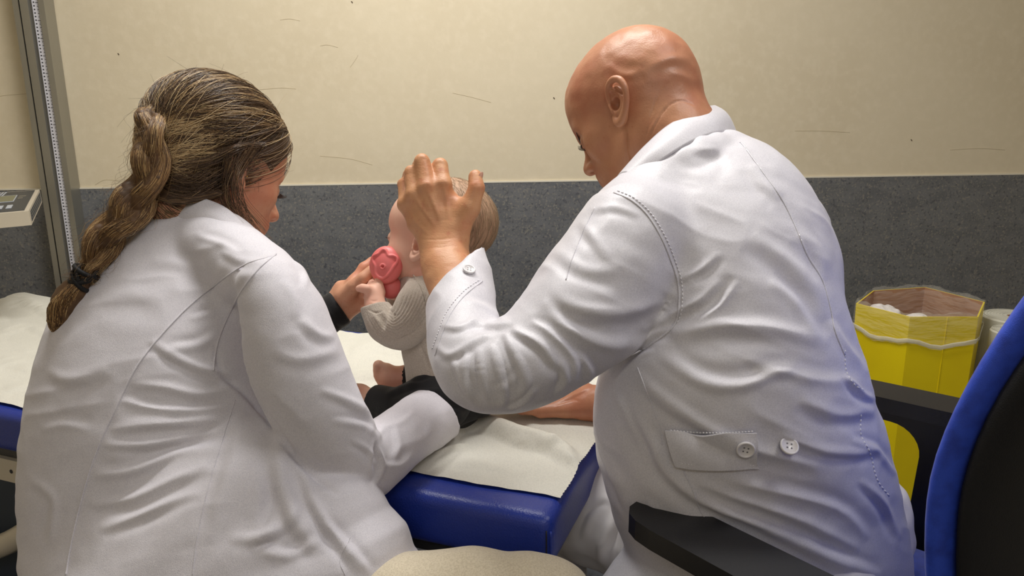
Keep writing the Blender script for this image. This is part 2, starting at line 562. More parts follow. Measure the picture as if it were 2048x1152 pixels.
def vnormals(v, q):
    n = np.cross(v[q[:, 2]] - v[q[:, 0]], v[q[:, 3]] - v[q[:, 1]])
    out = np.zeros_like(v)
    for j in range(4):
        for k in range(3):
            out[:, k] += np.bincount(q[:, j], n[:, k], len(v))
    return out / (np.linalg.norm(out, axis=1)[:, None] + 1e-12)

def facing(v, n):
    """1 where the surface faces the camera side, 0 on the far side"""
    t = CAMP - v
    t /= np.linalg.norm(t, axis=1)[:, None]
    return np.clip(((n * t).sum(1) + 0.15) / 0.35, 0, 1)

def pl_dist(X, poly):
    """signed distance to polyline, parameter 0..1"""
    poly = np.asarray(poly, float)
    best = np.full(len(X), 1e9); sg = np.zeros(len(X)); tt = np.zeros(len(X))
    L = np.concatenate([[0], np.cumsum(np.linalg.norm(np.diff(poly, axis=0), axis=1))])
    for i in range(len(poly) - 1):
        a, b = poly[i], poly[i + 1]
        d = b - a; l = np.linalg.norm(d)
        t = np.clip(((X - a) @ d) / (l * l), 0, 1)
        q = X - a - t[:, None] * d
        dist = np.linalg.norm(q, axis=1)
        s = np.sign(d[0] * q[:, 1] - d[1] * q[:, 0])
        m = dist < best
        best = np.where(m, dist, best); sg = np.where(m, s, sg); tt = np.where(m, (L[i] + t * l) / L[-1], tt)
    return best * sg, tt

def folds(v, q, strokes, gain=1.0):
    """strokes: (polyline px, width px, amplitude mm, skew) raised folds with a hollow beside them"""
    n = vnormals(v, q)
    f = facing(v, n)
    pr = proj(v)
    X = pr[:, :2]
    disp = np.zeros(len(v))
    for st in strokes:
        poly, wd_, amp = st[0], st[1], st[2]
        skew = st[3] if len(st) > 3 else 1.0
        poly = catmull(poly, max(8, 3 * len(poly))) if len(poly) > 2 else np.asarray(poly, float)
        lo = poly.min(0) - 4 * wd_; hi = poly.max(0) + 4 * wd_
        m = np.where(((X > lo) & (X < hi)).all(1) & (f > 0))[0]
        if not len(m): continue
        s, t = pl_dist(X[m], poly)
        tap = np.clip(np.sin(np.pi * np.clip(t, 0, 1)), 0, 1) ** 0.6
        g = np.exp(-(s / wd_) ** 2) - 0.75 * abs(skew) * np.exp(-((s - np.sign(skew) * 1.7 * wd_) / (1.2 * wd_)) ** 2)
        disp[m] += amp * 0.001 * g * tap * f[m]
    return v + n * (disp * gain)[:, None]

def surf_at(vp, v, n, px, py, rad=4.0):
    """point and normal of the surface nearest to the camera under a pixel"""
    d2 = (vp[:, 0] - px) ** 2 + (vp[:, 1] - py) ** 2
    r = rad
    while True:
        m = np.where(d2 < r * r)[0]
        if len(m) > 3: break
        r *= 1.6
    dm = vp[m, 2].min()
    m = m[vp[m, 2] < dm + 0.015]
    w = 1 / (d2[m] + 1.0)
    nn = nrm((n[m] * w[:, None]).sum(0))
    d = (vp[m, 2] * w).sum() / w.sum()
    return W(px, py, d), nn
# ------------------------------------------------------------------ the room
DZ = 1.10
wl = WZ(145, 378, DZ); wr = WZ(2048, 349, DZ)
WU = nrm((wr - wl) * [1, 1, 0])            # along the wall, to the right
WN = np.array([WU[1], -WU[0], 0.0])        # out of the wall, towards the room
WO = np.array([*((wl + wr) / 2)[:2], 0.0])
def wallpt(s, z, off=0.0):
    return WO + WU * s + WN * off + ZA * z
def onwall(px, py, off=0.0):
    """point seen at a pixel on the plane 'off' in front of the back wall"""
    r = W(px, py, 1.0) - CAMP
    o = WO + WN * off
    return CAMP + r * (np.dot(o - CAMP, WN) / np.dot(r, WN))

def slab(name, c, ax, hs, m):
    bm = bmesh.new(); add_box(bm, c, ax, hs)
    return tag(bm_obj(name, bm, m), kind='structure')
slab('floor', WO - WN * -1.6 + ZA * -0.05, (WU, WN, ZA), (2.6, 2.7, 0.05), M['floor'])
slab('ceiling', WO + WN * 1.6 + ZA * 2.75, (WU, WN, ZA), (2.6, 2.7, 0.05), M['ceil'])
slab('wall_back', WO - WN * 0.05 + ZA * (DZ + 2.7) / 2, (WU, WN, ZA), (2.5, 0.05, (2.7 - DZ) / 2), M['wall'])
slab('wall_left', WO - WU * 2.5 + WN * 1.6 + ZA * 1.35, (WU, WN, ZA), (0.05, 2.7, 1.35), M['wall'])
slab('wall_right', WO + WU * 2.5 + WN * 1.6 + ZA * 1.35, (WU, WN, ZA), (0.05, 2.7, 1.35), M['wall'])
slab('wall_front', WO + WN * 4.2 + ZA * 1.35, (WU, WN, ZA), (2.5, 0.05, 1.35), M['wall'])
slab('trim_1', WO - WN * 0.046 + ZA * DZ / 2, (WU, WN, ZA), (2.49, 0.05, DZ / 2), M['dado'])
slab('trim_2', WO + WN * 0.0025 + ZA * (DZ + 0.002), (WU, WN, ZA), (2.49, 0.0025, 0.0022), M['trimw'])
slab('baseboard_back', WO + WN * 0.008 + ZA * 0.05, (WU, WN, ZA), (2.49, 0.006, 0.05), M['darksteel'])
# hairline cracks and scuffs of the plaster
wallb = bpy.data.objects['wall_back']
def scuff(pts, r, m):
    bm = bmesh.new()
    P = [onwall(x, y, 0.0) for x, y in pts]
    add_tube(bm, catmull(P, 12), r, 4)
    bm_obj('scuff_mark', bm, m, wallb)
M['crack'] = mat('plaster_crack', hexc(190, 176, 146), 0.8)
M['speck'] = mat('wall_speck', hexc(96, 84, 66), 0.8)
for pts in ([(-5, 193), (20, 190), (62, 187)], [(516, 180), (560, 176), (592, 178)], [(905, 186), (945, 195), (982, 205)], [(640, 92), (655, 90), (676, 95)],
            [(1590, 262), (1640, 262), (1700, 265)], [(700, 135), (712, 118), (716, 110)], [(640, 312), (700, 318), (745, 330)], [(190, 370), (210, 360), (240, 362)],
            [(1900, 300), (1960, 297), (2010, 300)], [(560, 40), (580, 38), (600, 42)]):
    scuff(pts, 0.0007, M['crack'])
for x, y in ((237, 108), (1108, 196), (855, 313), (1823, 280), (704, 4)):
    scuff([(x - 1.5, y - 1), (x, y), (x + 1, y + 2)], 0.0018, M['speck'])

for (x, y, sx, sy) in ((-0.15, 1.45, 0.62, 0.17), (0.95, 0.55, 0.32, 0.32), (-0.2, -1.5, 0.62, 0.17)):
    bm = bmesh.new(); add_box(bm, (x, y, 2.69), (XA, YA, ZA), (sx, sy, 0.012))
    fr = thing('ceiling_light', (x, y, 2.7), 'flat rectangular ceiling light with white frame above the %s' % ('couch' if y > 1 else 'office chair' if y > 0 else 'front of the room'), 'light', )
    bm_obj('frame', bm, M['ceil'], fr, bevel=0.003)

# ------------------------------------------------------------------ height measuring rod
sA = onwall(58, 0, 0.05); 
Pm = onwall(97, 280, 0.06)
rod = thing('height_measuring_rod', (Pm[0], Pm[1], 0.0), 'tall grey aluminium height measuring rod with white ruler strip on the back wall', 'measuring rod')
RW = 0.088
Pb = np.array([Pm[0], Pm[1], 0.0])
def rodbox(name, s0, s1, o0, o1, z0, z1, m, bev=0.0, parent=None):
    bm = bmesh.new()
    add_box(bm, Pb + WU * (s0 + s1) / 2 + WN * (o0 + o1) / 2 + ZA * (z0 + z1) / 2, (WU, WN, ZA), ((s1 - s0) / 2, (o1 - o0) / 2, (z1 - z0) / 2))
    return bm_obj(name, bm, m, parent or rod, bevel=bev)
RZ0, RZ1 = 0.15, 2.2
rodbox('profile', -RW / 2, RW / 2, -0.058, -0.012, RZ0, RZ1, M['alu'], 0.003)
rodbox('rail', -RW / 2, -RW / 2 + 0.016, -0.012, 0.0, RZ0, RZ1, M['alu'], 0.002)
rodbox('rail', -RW / 2 + 0.021, -RW / 2 + 0.044, -0.012, 0.002, RZ0, RZ1, M['alu'], 0.002)
rodbox('rail', RW / 2 - 0.016, RW / 2, -0.012, 0.0, RZ0, RZ1, M['alu'], 0.002)
rodbox('groove', -RW / 2 + 0.016, -RW / 2 + 0.021, -0.013, -0.009, RZ0, RZ1, M['aludark'])
rodbox('groove', -RW / 2 + 0.044, -RW / 2 + 0.049, -0.013, -0.009, RZ0, RZ1, M['aludark'])
strip = rodbox('ruler_strip', -RW / 2 + 0.050, -RW / 2 + 0.071, -0.012, -0.008, RZ0, RZ1, M['tape'])
bm = bmesh.new()
k = 0
z = 0.7
while z < RZ1:
    ln = 0.010 if k % 10 == 0 else 0.0065 if k % 2 == 0 else 0.0035
    s1 = -RW / 2 + 0.070
    add_box(bm, Pb + WU * (s1 - ln / 2) + WN * -0.0079 + ZA * z, (WU, WN, ZA), (ln / 2, 0.0003, 0.0008))
    if k % 2 == 0:
        add_box(bm, Pb + WU * (-RW / 2 + 0.0555) + WN * -0.0079 + ZA * (z + 0.001), (WU, WN, ZA), (0.002, 0.0003, 0.0018))
    z += 0.005; k += 1
tag(bm_obj('tick_marks', bm, M['ink'], strip), kind='stuff')
hp = onwall(67, 150, 0.06)
bm = bmesh.new(); add_lathe(bm, [(0, 0.006), (0.005, 0.005), (0.006, 0.0), (0, 0)], Pb + WU * (-RW / 2 + 0.0165) + WN * -0.006 + ZA * hp[2], WN, 16)
bm_obj('clamp_screw', bm, M['ink'], rod, smooth=True)

# ------------------------------------------------------------------ baby scale display on the wall
f_r = W(57, 422, 1.80); b_r = W(79, 379, 2.05)
dn = nrm(b_r - f_r); u = nrm(WU - dn * np.dot(dn, WU)); up = np.cross(u, dn)
if up[2] < 0: up = -up
dep = np.dot(b_r - f_r, dn)
Ls = 0.42
cen = f_r - u * Ls / 2 + dn * dep / 2
scl = thing('scale_display', cen - up * 0.035, 'cream scale display box with dark keypad panel beside the measuring rod', 'scale')
bm = bmesh.new()
add_prism(bm, [(-Ls / 2, 0), (Ls / 2, 0), (Ls / 2, dep), (-Ls / 2, dep)], -0.036, 0.0, (f_r - u * Ls / 2, u, dn, up))
body = bm_obj('housing', bm, M['cream'], scl, bevel=0.006, seg=3, smooth=False)
pf = (f_r - u * Ls / 2, u, dn, up)
def ppanel(name, x0, x1, y0, y1, z0, z1, m, parent, bev=0):
    bm = bmesh.new()
    add_prism(bm, [(x0, y0), (x1, y0), (x1, y1), (x0, y1)], z0, z1, pf)
    return bm_obj(name, bm, m, parent, bevel=bev)
pan = ppanel('keypad_panel', -0.19, Ls / 2 - 0.010, 0.012, dep - 0.010, 0.0, 0.0012, M['panel'], scl, 0.0004)
ppanel('display', -0.10, Ls / 2 - 0.045, dep * 0.46, dep * 0.76, 0.0012, 0.0022, M['button_grey'], pan)
ppanel('display', -0.098, Ls / 2 - 0.047, dep * 0.475, dep * 0.745, 0.0022, 0.0026, M['lcd'], pan)
for i in range(5):
    x0 = Ls / 2 - 0.053 - i * 0.020
    ppanel('key', x0, x0 + 0.012, dep * 0.16, dep * 0.30, 0.0012, 0.0024, M['button_grey'] if i < 2 else M['keyblue'], pan, 0.0004)
for i in range(4):
    bm = bmesh.new()
    x0 = Ls / 2 - 0.075 - i * 0.007
    add_prism(bm, [(x0 - 0.008, dep * 0.78), (x0 - 0.0045, dep * 0.78), (x0, dep * 0.97), (x0 - 0.0035, dep * 0.97)], 0.0012, 0.0018, pf)
    bm_obj('stripe', bm, M['button_grey'], pan)
for i, w_ in enumerate((0.016, 0.011)):
    ppanel('lettering', Ls / 2 - 0.040, Ls / 2 - 0.040 + w_, dep * (0.68 - 0.09 * i), dep * (0.72 - 0.09 * i), 0.0012, 0.0016, M['alu'], pan)
bm = bmesh.new()
add_prism(bm, [(0.02, -0.030), (dep - 0.02, -0.030), (dep - 0.012, -0.006), (0.03, -0.006)], 0, 0.0008, (f_r, dn, up, u))
lb = bm_obj('rating_label', bm, M['panel'], scl)
bm = bmesh.new()
for i in range(3):
    add_prism(bm, [(0.035, -0.026 + 0.007 * i), (dep - 0.04, -0.026 + 0.007 * i), (dep - 0.04, -0.0235 + 0.007 * i), (0.035, -0.0235 + 0.007 * i)], 0.0008, 0.0012, (f_r, dn, up, u))
bm_obj('label_text', bm, M['alu'], lb)
bm = bmesh.new()
bk = onwall(-60, 420, 0.0)
add_box(bm, cen - u * 0.05 - up * 0.06 + WN * -0.06, (WU, WN, ZA), (0.05, max(0.05, 0.13), 0.02))
bm_obj('wall_bracket', bm, M['darksteel'], scl, bevel=0.003)

# ------------------------------------------------------------------ examination couch
TZ = 0.80
TC = WZ(1104, 1040, TZ)
E1 = nrm(WZ(0, 826, TZ) - TC); E1[2] = 0; E1 = nrm(E1)
E2 = np.array([E1[1], -E1[0], 0.0])
if E2[1] < 0: E2 = -E2
TL, TW, TT = 1.90, 0.66, 0.078
couch = thing('examination_couch', TC + E1 * TL / 2 + E2 * TW / 2 - ZA * TZ, 'blue vinyl padded examination couch standing on a grey frame', 'examination couch')
TF = (np.array([TC[0], TC[1], 0.0]), E1, E2, ZA)
def tpt(s, w, z):
    return TF[0] + E1 * s + E2 * w + ZA * z
# pad: rounded slab from a superellipse profile grid
bm = bmesh.new()
add_prism(bm, [(0, 0), (TL, 0), (TL, TW), (0, TW)], TZ - TT, TZ, TF)
bmesh.ops.bevel(bm, geom=[e for e in bm.edges], offset=0.020, segments=5, profile=0.6, affect='EDGES')
bmesh.ops.subdivide_edges(bm, edges=[e for e in bm.edges if e.calc_length() > 0.2], cuts=24, use_grid_fill=True)
bmesh.ops.recalc_face_normals(bm, faces=bm.faces)
for v in bm.verts:
    rel = np.array(v.co) - TF[0]
    s_, w_ = rel @ E1, rel @ E2
    n_ = 0.002 * math.sin(s_ * 9 + 1) * math.sin(w_ * 11)
    v.co.z += n_ if v.co.z > TZ - 0.02 else 0
pad = bm_obj('pad', bm, M['blue'], couch, smooth=True)
# corner seam of the upholstery
bm = bmesh.new()
P = [tpt(0.004, 0.0035, z_) + (-E1 - E2) * 0.0022 for z_ in np.linspace(TZ - TT + 0.006, TZ - 0.018, 8)]
add_tube(bm, P, 0.0016, 6)
bm_obj('corner_seam', bm, M['blue'], pad, smooth=True)
bm = bmesh.new()
add_tube(bm, [p + E1 * 0.006 - E2 * 0.0005 for p in P], 0.001, 6)
bm_obj('corner_seam', bm, M['ink'], pad, smooth=True)
bm = bmesh.new()
add_prism(bm, [(0.06, 0.03), (TL - 0.06, 0.03), (TL - 0.06, TW - 0.03), (0.06, TW - 0.03)], TZ - TT - 0.028, TZ - TT - 0.001, TF)
bm_obj('frame_rail', bm, M['darksteel'], couch, bevel=0.003)
bm = bmesh.new()
add_prism(bm, [(0.95, 0.022), (1.50, 0.022), (1.50, TW - 0.022), (0.95, TW - 0.022)], TZ - TT - 0.075, TZ - TT - 0.029, TF)
plate = bm_obj('socket_plate', bm, M['cream'], couch, bevel=0.004)
for sx in (1.13, 1.155, 1.04, 1.065):
    bm = bmesh.new(); add_lathe(bm, [(0, 0), (0.004, 0), (0.004, 0.001), (0, 0.001)], tpt(sx, 0.0222, TZ - TT - 0.052), -E2, 12)
    bm_obj('socket_hole', bm, M['ink'], plate)
bm = bmesh.new()
add_prism(bm, [(0.90, 0.032), (1.55, 0.032), (1.55, TW - 0.032), (0.90, TW - 0.032)], 0.32, TZ - TT - 0.076, TF)
bm_obj('lift_housing', bm, M['teal'], couch, bevel=0.02, seg=4)
bm = bmesh.new()
add_prism(bm, [(0.55, 0.08), (1.75, 0.08), (1.75, TW - 0.08), (0.55, TW - 0.08)], 0.06, 0.16, TF)
bm_obj('base', bm, M['cream'], couch, bevel=0.03, seg=4, smooth=False)
bm = bmesh.new()
add_prism(bm, [(1.0, 0.2), (1.45, 0.2), (1.45, TW - 0.2), (1.0, TW - 0.2)], 0.16, 0.32, TF)
bm_obj('lift_column', bm, M['darksteel'], couch, bevel=0.01)
# curved cream foot arm below the teal housing
bm = bmesh.new()
add_tube(bm, catmull([tpt(1.55, -0.005, 0.47), tpt(1.40, -0.012, 0.455), tpt(1.22, -0.012, 0.475), tpt(1.08, -0.005, 0.53), tpt(1.0, 0.03, 0.58)], 24), 0.022, 10)
bm_obj('guard_tube', bm, M['cream'], couch, smooth=True)
for sx in (0.62, 1.68):
    for sw in (0.13, TW - 0.13):
        bm = bmesh.new(); add_lathe(bm, [(0, 0), (0.028, 0), (0.03, 0.02), (0.02, 0.06), (0, 0.06)], tpt(sx, sw, 0), ZA, 16)
        bm_obj('foot', bm, M['ink'], couch, smooth=True)

# crepe paper drawn over the couch
pfront = [WZ(*p, TZ) for p in ((1120, 1003), (975, 967), (830, 935))]
NX, NY = 420, 150
cr = (pfront[0] - TF[0]) @ E1, (pfront[0] - TF[0]) @ E2
lf = WZ(20, 815, TZ)
cl = (lf - TF[0]) @ E1, (lf - TF[0]) @ E2
S_, T_ = np.meshgrid(np.linspace(0, 1, NX), np.linspace(0, 1, NY), indexing='ij')
w0 = cr[1] + (cl[1] - cr[1]) * (S_ * (TL - 0.02) / max(cl[0], 0.5))
w0 = w0 + 0.004 * np.sin(S_ * 23) + 0.003 * np.sin(S_ * 57 + 1)
w1 = TW - 0.018 + 0.012 * np.sin(S_ * 14)
s__ = cr[0] + S_ * (TL - 0.03) + 0.0008 * np.sin(T_ * 400) * (S_ < 0.001)
ww = w0 + (w1 - w0) * T_
vp_ = (TF[0] + s__[..., None] * E1 + ww[..., None] * E2).reshape(-1, 3)
vp_[:, 2] = TZ + 0.0035
A = np.stack([vp_ @ E1, vp_ @ E2, vp_[:, 2]], 1)
hgt = 0.0025 * vnoise(A * [7, 14, 1], 1, 3) + 0.0016 * (1 - np.abs(vnoise(A * [22, 30, 1], 1, 5))) + 0.0006 * vnoise(A * [60, 60, 1], 1, 9)
vp_[:, 2] += np.abs(hgt)
ij = np.arange(NX * NY).reshape(NX, NY)
qd = np.stack([ij[:-1, :-1], ij[1:, :-1], ij[1:, 1:], ij[:-1, 1:]], -1).reshape(-1, 4)
if np.cross(vp_[qd[0, 1]] - vp_[qd[0, 0]], vp_[qd[0, 3]] - vp_[qd[0, 0]])[2] < 0: qd = qd[:, ::-1]
papfolds = [([(925, 838), (985, 856), (1040, 880), (1090, 892), (1125, 912), (1165, 940)], 17, 26, 1), ([(860, 880), (900, 862), (950, 838)], 12, 12, -1), ([(1095, 900), (1120, 895), (1150, 915)], 7, 6, 1),
            ([(1115, 905), (1140, 925), (1160, 938)], 4, 4, 1), ([(870, 905), (905, 895), (975, 875)], 4, 4.5, 1), ([(1055, 905), (1085, 930), (1110, 935)], 6, 4, -1),
            ([(900, 925), (960, 930), (1030, 945)], 7, 4, 1), ([(1000, 830), (1080, 840), (1170, 832)], 14, 3, 1), ([(1030, 960), (1050, 940), (1075, 920)], 5, 3.5, 1),
            ([(690, 760), (740, 752), (800, 765)], 10, 8, 1), ([(700, 705), (760, 690), (830, 700)], 16, 9, 1), ([(720, 665), (770, 672), (850, 690)], 14, 6, -1),
            ([(0, 660), (50, 650), (110, 668)], 12, 7, 1), ([(0, 720), (60, 735), (110, 728)], 10, 4, 1), ([(0, 610), (40, 600), (110, 625)], 14, 14, 1), ([(10, 780), (60, 770)], 8, 3, 1)]
vp_ = folds(vp_, qd, papfolds)
vp_[:, 2] = np.maximum(vp_[:, 2], TZ + 0.0032)
pme = mesh_np('couch_paper', vp_, qd)
pap = link('couch_paper', pme, None, M['paper'])
tag(pap, 'wrinkled white crepe paper sheet drawn over the blue couch', 'paper sheet')
PAPV, PAPQ = vp_, qd

# ------------------------------------------------------------------ waste container and paper rolls
binpts = [(1712, 607, 2.095), (1820, 634, 1.956), (1957, 634, 1.956), (1970, 604, 2.12), (1850, 574, 2.31), (1746, 581, 2.26)]
bz = 0.785
ring = [WZ(x, y, bz) for x, y, _ in binpts]
bc = np.mean(ring, 0)
wbin = thing('waste_box', (bc[0], bc[1], 0), 'yellow cardboard clinical waste box with brown inside and clear liner', 'waste box')
def ringat(z, f=1.0, zz=None):
    return [np.array([bc[0] + (p[0] - bc[0]) * f, bc[1] + (p[1] - bc[1]) * f, z]) for p in ring]
for i in range(6):
    j = (i + 1) % 6
    bm = bmesh.new()
    fb = 0.90
    o = [ringat(0.0, fb)[i], ringat(0.0, fb)[j], ringat(bz, 1)[j], ringat(bz, 1)[i]]
    inn = [ringat(0.0, fb - 0.02)[i], ringat(0.0, fb - 0.02)[j], ringat(bz, 0.975)[j], ringat(bz, 0.975)[i]]
    vo = [bm.verts.new(p) for p in o]; vi = [bm.verts.new(p) for p in inn]
    f1 = bm.faces.new(vo); f2 = bm.faces.new(vi[::-1])
    for a in range(4):
        bm.faces.new([vo[a], vi[a], vi[(a + 1) % 4], vo[(a + 1) % 4]])
    ob = bm_obj('side_panel', bm, M['yellow'], wbin)
    ob.data.materials.append(M['brown'])
    c0 = np.array([bc[0], bc[1], bz / 2])
    for p in ob.data.polygons:
        cc = np.array(p.center); nn = np.array(p.normal)
        if np.dot(nn[:2], (bc - cc)[:2]) > 0.05 and p.area > 0.02: p.material_index = 1
bm = bmesh.new()
add_prism(bm, [((p - bc) @ XA, (p - bc) @ YA) for p in ringat(0, 0.87)], 0.01, 0.03, (np.array([bc[0], bc[1], 0.0]), XA, YA, ZA))
bm_obj('bottom_panel', bm, M['brown'], wbin)
# vertical fold line on the front right face
pA, pB = ringat(bz, 1.002)[1], ringat(bz, 1.002)[2]; qA, qB = ringat(0, 0.902)[1], ringat(0, 0.902)[2]
bm = bmesh.new(); add_tube(bm, [pA * 0.45 + pB * 0.55, qA * 0.45 + qB * 0.55], 0.0012, 6)
bm_obj('fold_line', bm, M['yellow'], wbin)
# liner: film folded over the rim
prof = [(0.90, -0.22), (0.945, -0.10), (0.965, -0.02), (0.985, 0.010), (1.012, 0.008), (1.022, -0.02), (1.028, -0.055), (1.018, -0.062), (1.026, -0.070)]
NV = 144
vs = []
rr = np.array(ring + [ring[0]])
for (f, dz) in prof:
    for k in range(NV):
        s = k / NV * 6; i = int(s); t = s - i
        p = rr[i] * (1 - t) + rr[i + 1] * t
        w = 0.010 * math.sin(k * 0.37) * abs(dz) * 6 + 0.003 * math.sin(k * 1.1 + dz * 40)
        ff = f + w * (0.35 if dz > -0.03 else 0.5)
        sag = -0.018 * math.sin(t * math.pi) * (1 if dz < -0.03 and f > 1 else 0) + 0.003 * math.sin(k * 0.5) + 0.0012 * math.sin(k * 1.7)
        vs.append([bc[0] + (p[0] - bc[0]) * ff, bc[1] + (p[1] - bc[1]) * ff, bz + dz + sag])
ij = np.arange(len(prof) * NV).reshape(len(prof), NV)
qd = np.stack([ij[:-1], np.roll(ij, -1, 1)[:-1], np.roll(ij, -1, 1)[1:], ij[1:]], -1).reshape(-1, 4)
lin = link('liner', mesh_np('liner', vs, qd), wbin, M['film'])
rb = bmesh.new()
cuffpts = [np.array(v) * 1.0 for v in vs[7 * NV:8 * NV:4]] + [np.array(vs[7 * NV])]
add_tube(rb, [p + (nrm((p - bc) * [1, 1, 0])) * 0.001 for p in cuffpts], 0.006, 6, True, ([nrm((p - bc) * [1, 1, 0]) for p in cuffpts], 0.2))
M['film2'] = mat('film_rolled_edge', (0.9, 0.88, 0.80), 0.3, alpha=0.45)
bm_obj('rolled_edge', rb, M['film2'], lin, smooth=True)
def lump(c, r, seed, n=10):
    pr = [ell(c, (XA, YA, ZA), r, 0.01)]
    rg = np.random.default_rng(seed)
    for k in range(n):
        d = nrm(rg.normal(size=3)); pr.append(ell(c + d * np.array(r) * 0.8, (XA, YA, ZA), np.array(r) * rg.uniform(0.25, 0.5), 0.008))
    v, q = sdf_mesh(pr, 0.003, 1)
    v = v + vnormals(v, q) * (0.004 * vnoise(v, 60, seed))[:, None]
    return v, q
for k, (px, py, d, r, lab) in enumerate(((1768, 616, 2.14, (0.05, 0.04, 0.03), 'crumpled white tissue at the left inside the yellow waste box'),
                                         (1835, 634, 2.06, (0.045, 0.05, 0.025), 'small crumpled tissue in the middle of the yellow waste box'))):
    v, q = lump(W(px, py, d) - ZA * 0.022, r, k)
    tag(link('crumpled_tissue', mesh_np('crumpled_tissue', v, q), None, M['tissue']), lab, 'tissue', 'tissues in the waste box')

def roll(px, py, d, r, h, lab):
    top = W(px, py, d)
    t = thing('paper_roll', top - ZA * h, lab, 'paper roll', 'paper rolls behind the office chair')
    bm = bmesh.new()
    prof = [(0.02, h - 0.004), (0.02, h), (r * 0.6, h + 0.001), (r - 0.004, h - 0.001), (r, h - 0.005), (r, 0.004), (r - 0.004, 0), (0.02, 0), (0.02, 0.004)]
    add_lathe(bm, prof, top - ZA * h, ZA, 48)
    bm_obj('paper', bm, M['roll'], t, smooth=False)
    bm = bmesh.new(); add_lathe(bm, [(0.017, 0), (0.0195, 0), (0.0195, h - 0.001), (0.017, h - 0.001), (0.017, 0)], top - ZA * h, ZA, 24)
    bm_obj('core', bm, M['brown'], t)
    bm = bmesh.new()
    for k in range(7):
        rr_ = r * (0.35 + 0.09 * k)
        add_lathe(bm, [(rr_, h + 0.0012), (rr_ + 0.001, h + 0.0018), (rr_ + 0.002, h + 0.0012)], top - ZA * h, ZA, 40)
    bm_obj('wound_layers', bm, M['roll'], t)
    return t
r1 = WZ(2030, 632, 0.735)
stz = 0.235
bm = bmesh.new(); add_box(bm, (r1[0] + 0.02, r1[1] - 0.06, stz / 2), (WU, WN, ZA), (0.125, 0.16, stz / 2))
tag(bm_obj('storage_crate', bm, M['darksteel'], None, bevel=0.008), 'low dark crate carrying the white paper rolls by the back wall', 'crate')
roll(2030, 632, proj([r1])[0, 2], 0.085, 0.735 - stz, 'larger white paper roll standing behind the blue office chair')
r2 = WZ(2024, 660, 0.74)
roll(2024, 660, proj([r2])[0, 2], 0.050, 0.74 - stz, 'smaller white paper roll standing in front of the larger one')

# ------------------------------------------------------------------ office chair
H = nrm([-0.75, 0.66, 0]); LL = np.array([-H[1], H[0], 0.0])      # facing, sitter's left (towards the camera)
CS = np.array([0.475, 0.95, 0.0])
SEATZ = 0.60
chair = thing('office_chair', CS, 'blue upholstered office chair with black shell and black armrests', 'office chair')
def cpt(f, l, z):
    return CS + H * f + LL * l + ZA * z
# backrest
def sheet(name, rows, m, th, parent, cols=29, power=2.6, front=True, insetw=0.0):
    """rows: (z, forward offset, half width)"""
    R = catmull([[a, b, c] for a, b, c in rows], 40)
    vs = []
    n = 2 * cols
    for z, f, w in R:
        for k in range(n):
            a = 2 * math.pi * k / n
            ca, sa = math.cos(a), math.sin(a)
            x = math.copysign(abs(ca) ** (2 / 6.0), ca) * (w - insetw)
            y = math.copysign(abs(sa) ** (2 / 2.4), sa) * th / 2
            curve = 0.045 * (x / 0.23) ** 2
            vs.append(cpt(f + curve + y, x, z))
    nr = len(R)
    ij = np.arange(nr * n).reshape(nr, n)
    qd = np.stack([ij[:-1], np.roll(ij, -1, 1)[:-1], np.roll(ij, -1, 1)[1:], ij[1:]], -1).reshape(-1, 4)
    vs = list(vs)
    me = mesh_np(name, vs, qd)
    bm = bmesh.new(); bm.from_mesh(me)
    bmesh.ops.holes_fill(bm, edges=[e for e in bm.edges if e.is_boundary], sides=0)
    bmesh.ops.recalc_face_normals(bm, faces=bm.faces)
    bm.to_mesh(me); bm.free()
    me.polygons.foreach_set('use_smooth', np.ones(len(me.polygons), bool))
    return link(name, me, parent, m)
B0 = -0.215
sheet('backrest', [(0.655, B0 + 0.0, 0.06), (0.662, B0, 0.16), (0.69, B0, 0.205), (0.75, B0, 0.228), (0.85, B0 + 0.015, 0.235), (0.95, B0 + 0.018, 0.235), (1.05, B0, 0.225), (1.15, B0 - 0.03, 0.20), (1.22, B0 - 0.06, 0.16), (1.25, B0 - 0.072, 0.10), (1.257, B0 - 0.076, 0.03)], M['chairblue'], 0.044, chair)
sheet('back_shell', [(0.64, B0 - 0.024, 0.055), (0.648, B0 - 0.025, 0.15), (0.68, B0 - 0.026, 0.204), (0.75, B0 - 0.026, 0.226), (0.85, B0 - 0.012, 0.233), (0.95, B0 - 0.009, 0.233), (1.05, B0 - 0.027, 0.223), (1.15, B0 - 0.062, 0.193), (1.21, B0 - 0.09, 0.15), (1.238, B0 - 0.10, 0.10), (1.244, B0 - 0.104, 0.03)], M['blackmesh'], 0.040, chair)
bm = bmesh.new()
add_prism(bm, [(-0.23, -0.22), (0.20, -0.23), (0.25, -0.20), (0.26, 0), (0.25, 0.20), (0.20, 0.23), (-0.23, 0.22), (-0.25, 0)], SEATZ - 0.07, SEATZ, (CS, H, LL, ZA))
bm_obj('seat', bm, M['chairblue'], chair, bevel=0.028, seg=4, smooth=True)
bm = bmesh.new()
add_prism(bm, [(-0.20, -0.20), (0.20, -0.20), (0.20, 0.20), (-0.20, 0.20)], SEATZ - 0.095, SEATZ - 0.071, (CS, H, LL, ZA))
bm_obj('seat_pan', bm, M['black'], chair, bevel=0.01)
bm = bmesh.new()
add_tube(bm, catmull([cpt(-0.10, 0, SEATZ - 0.09), cpt(-0.27, 0, SEATZ - 0.07), cpt(-0.275, 0, 0.75), cpt(-0.265, 0, 0.9)], 16), 0.022, 10)
bm_obj('back_bracket', bm, M['black'], chair, smooth=True)
AZ = 0.838
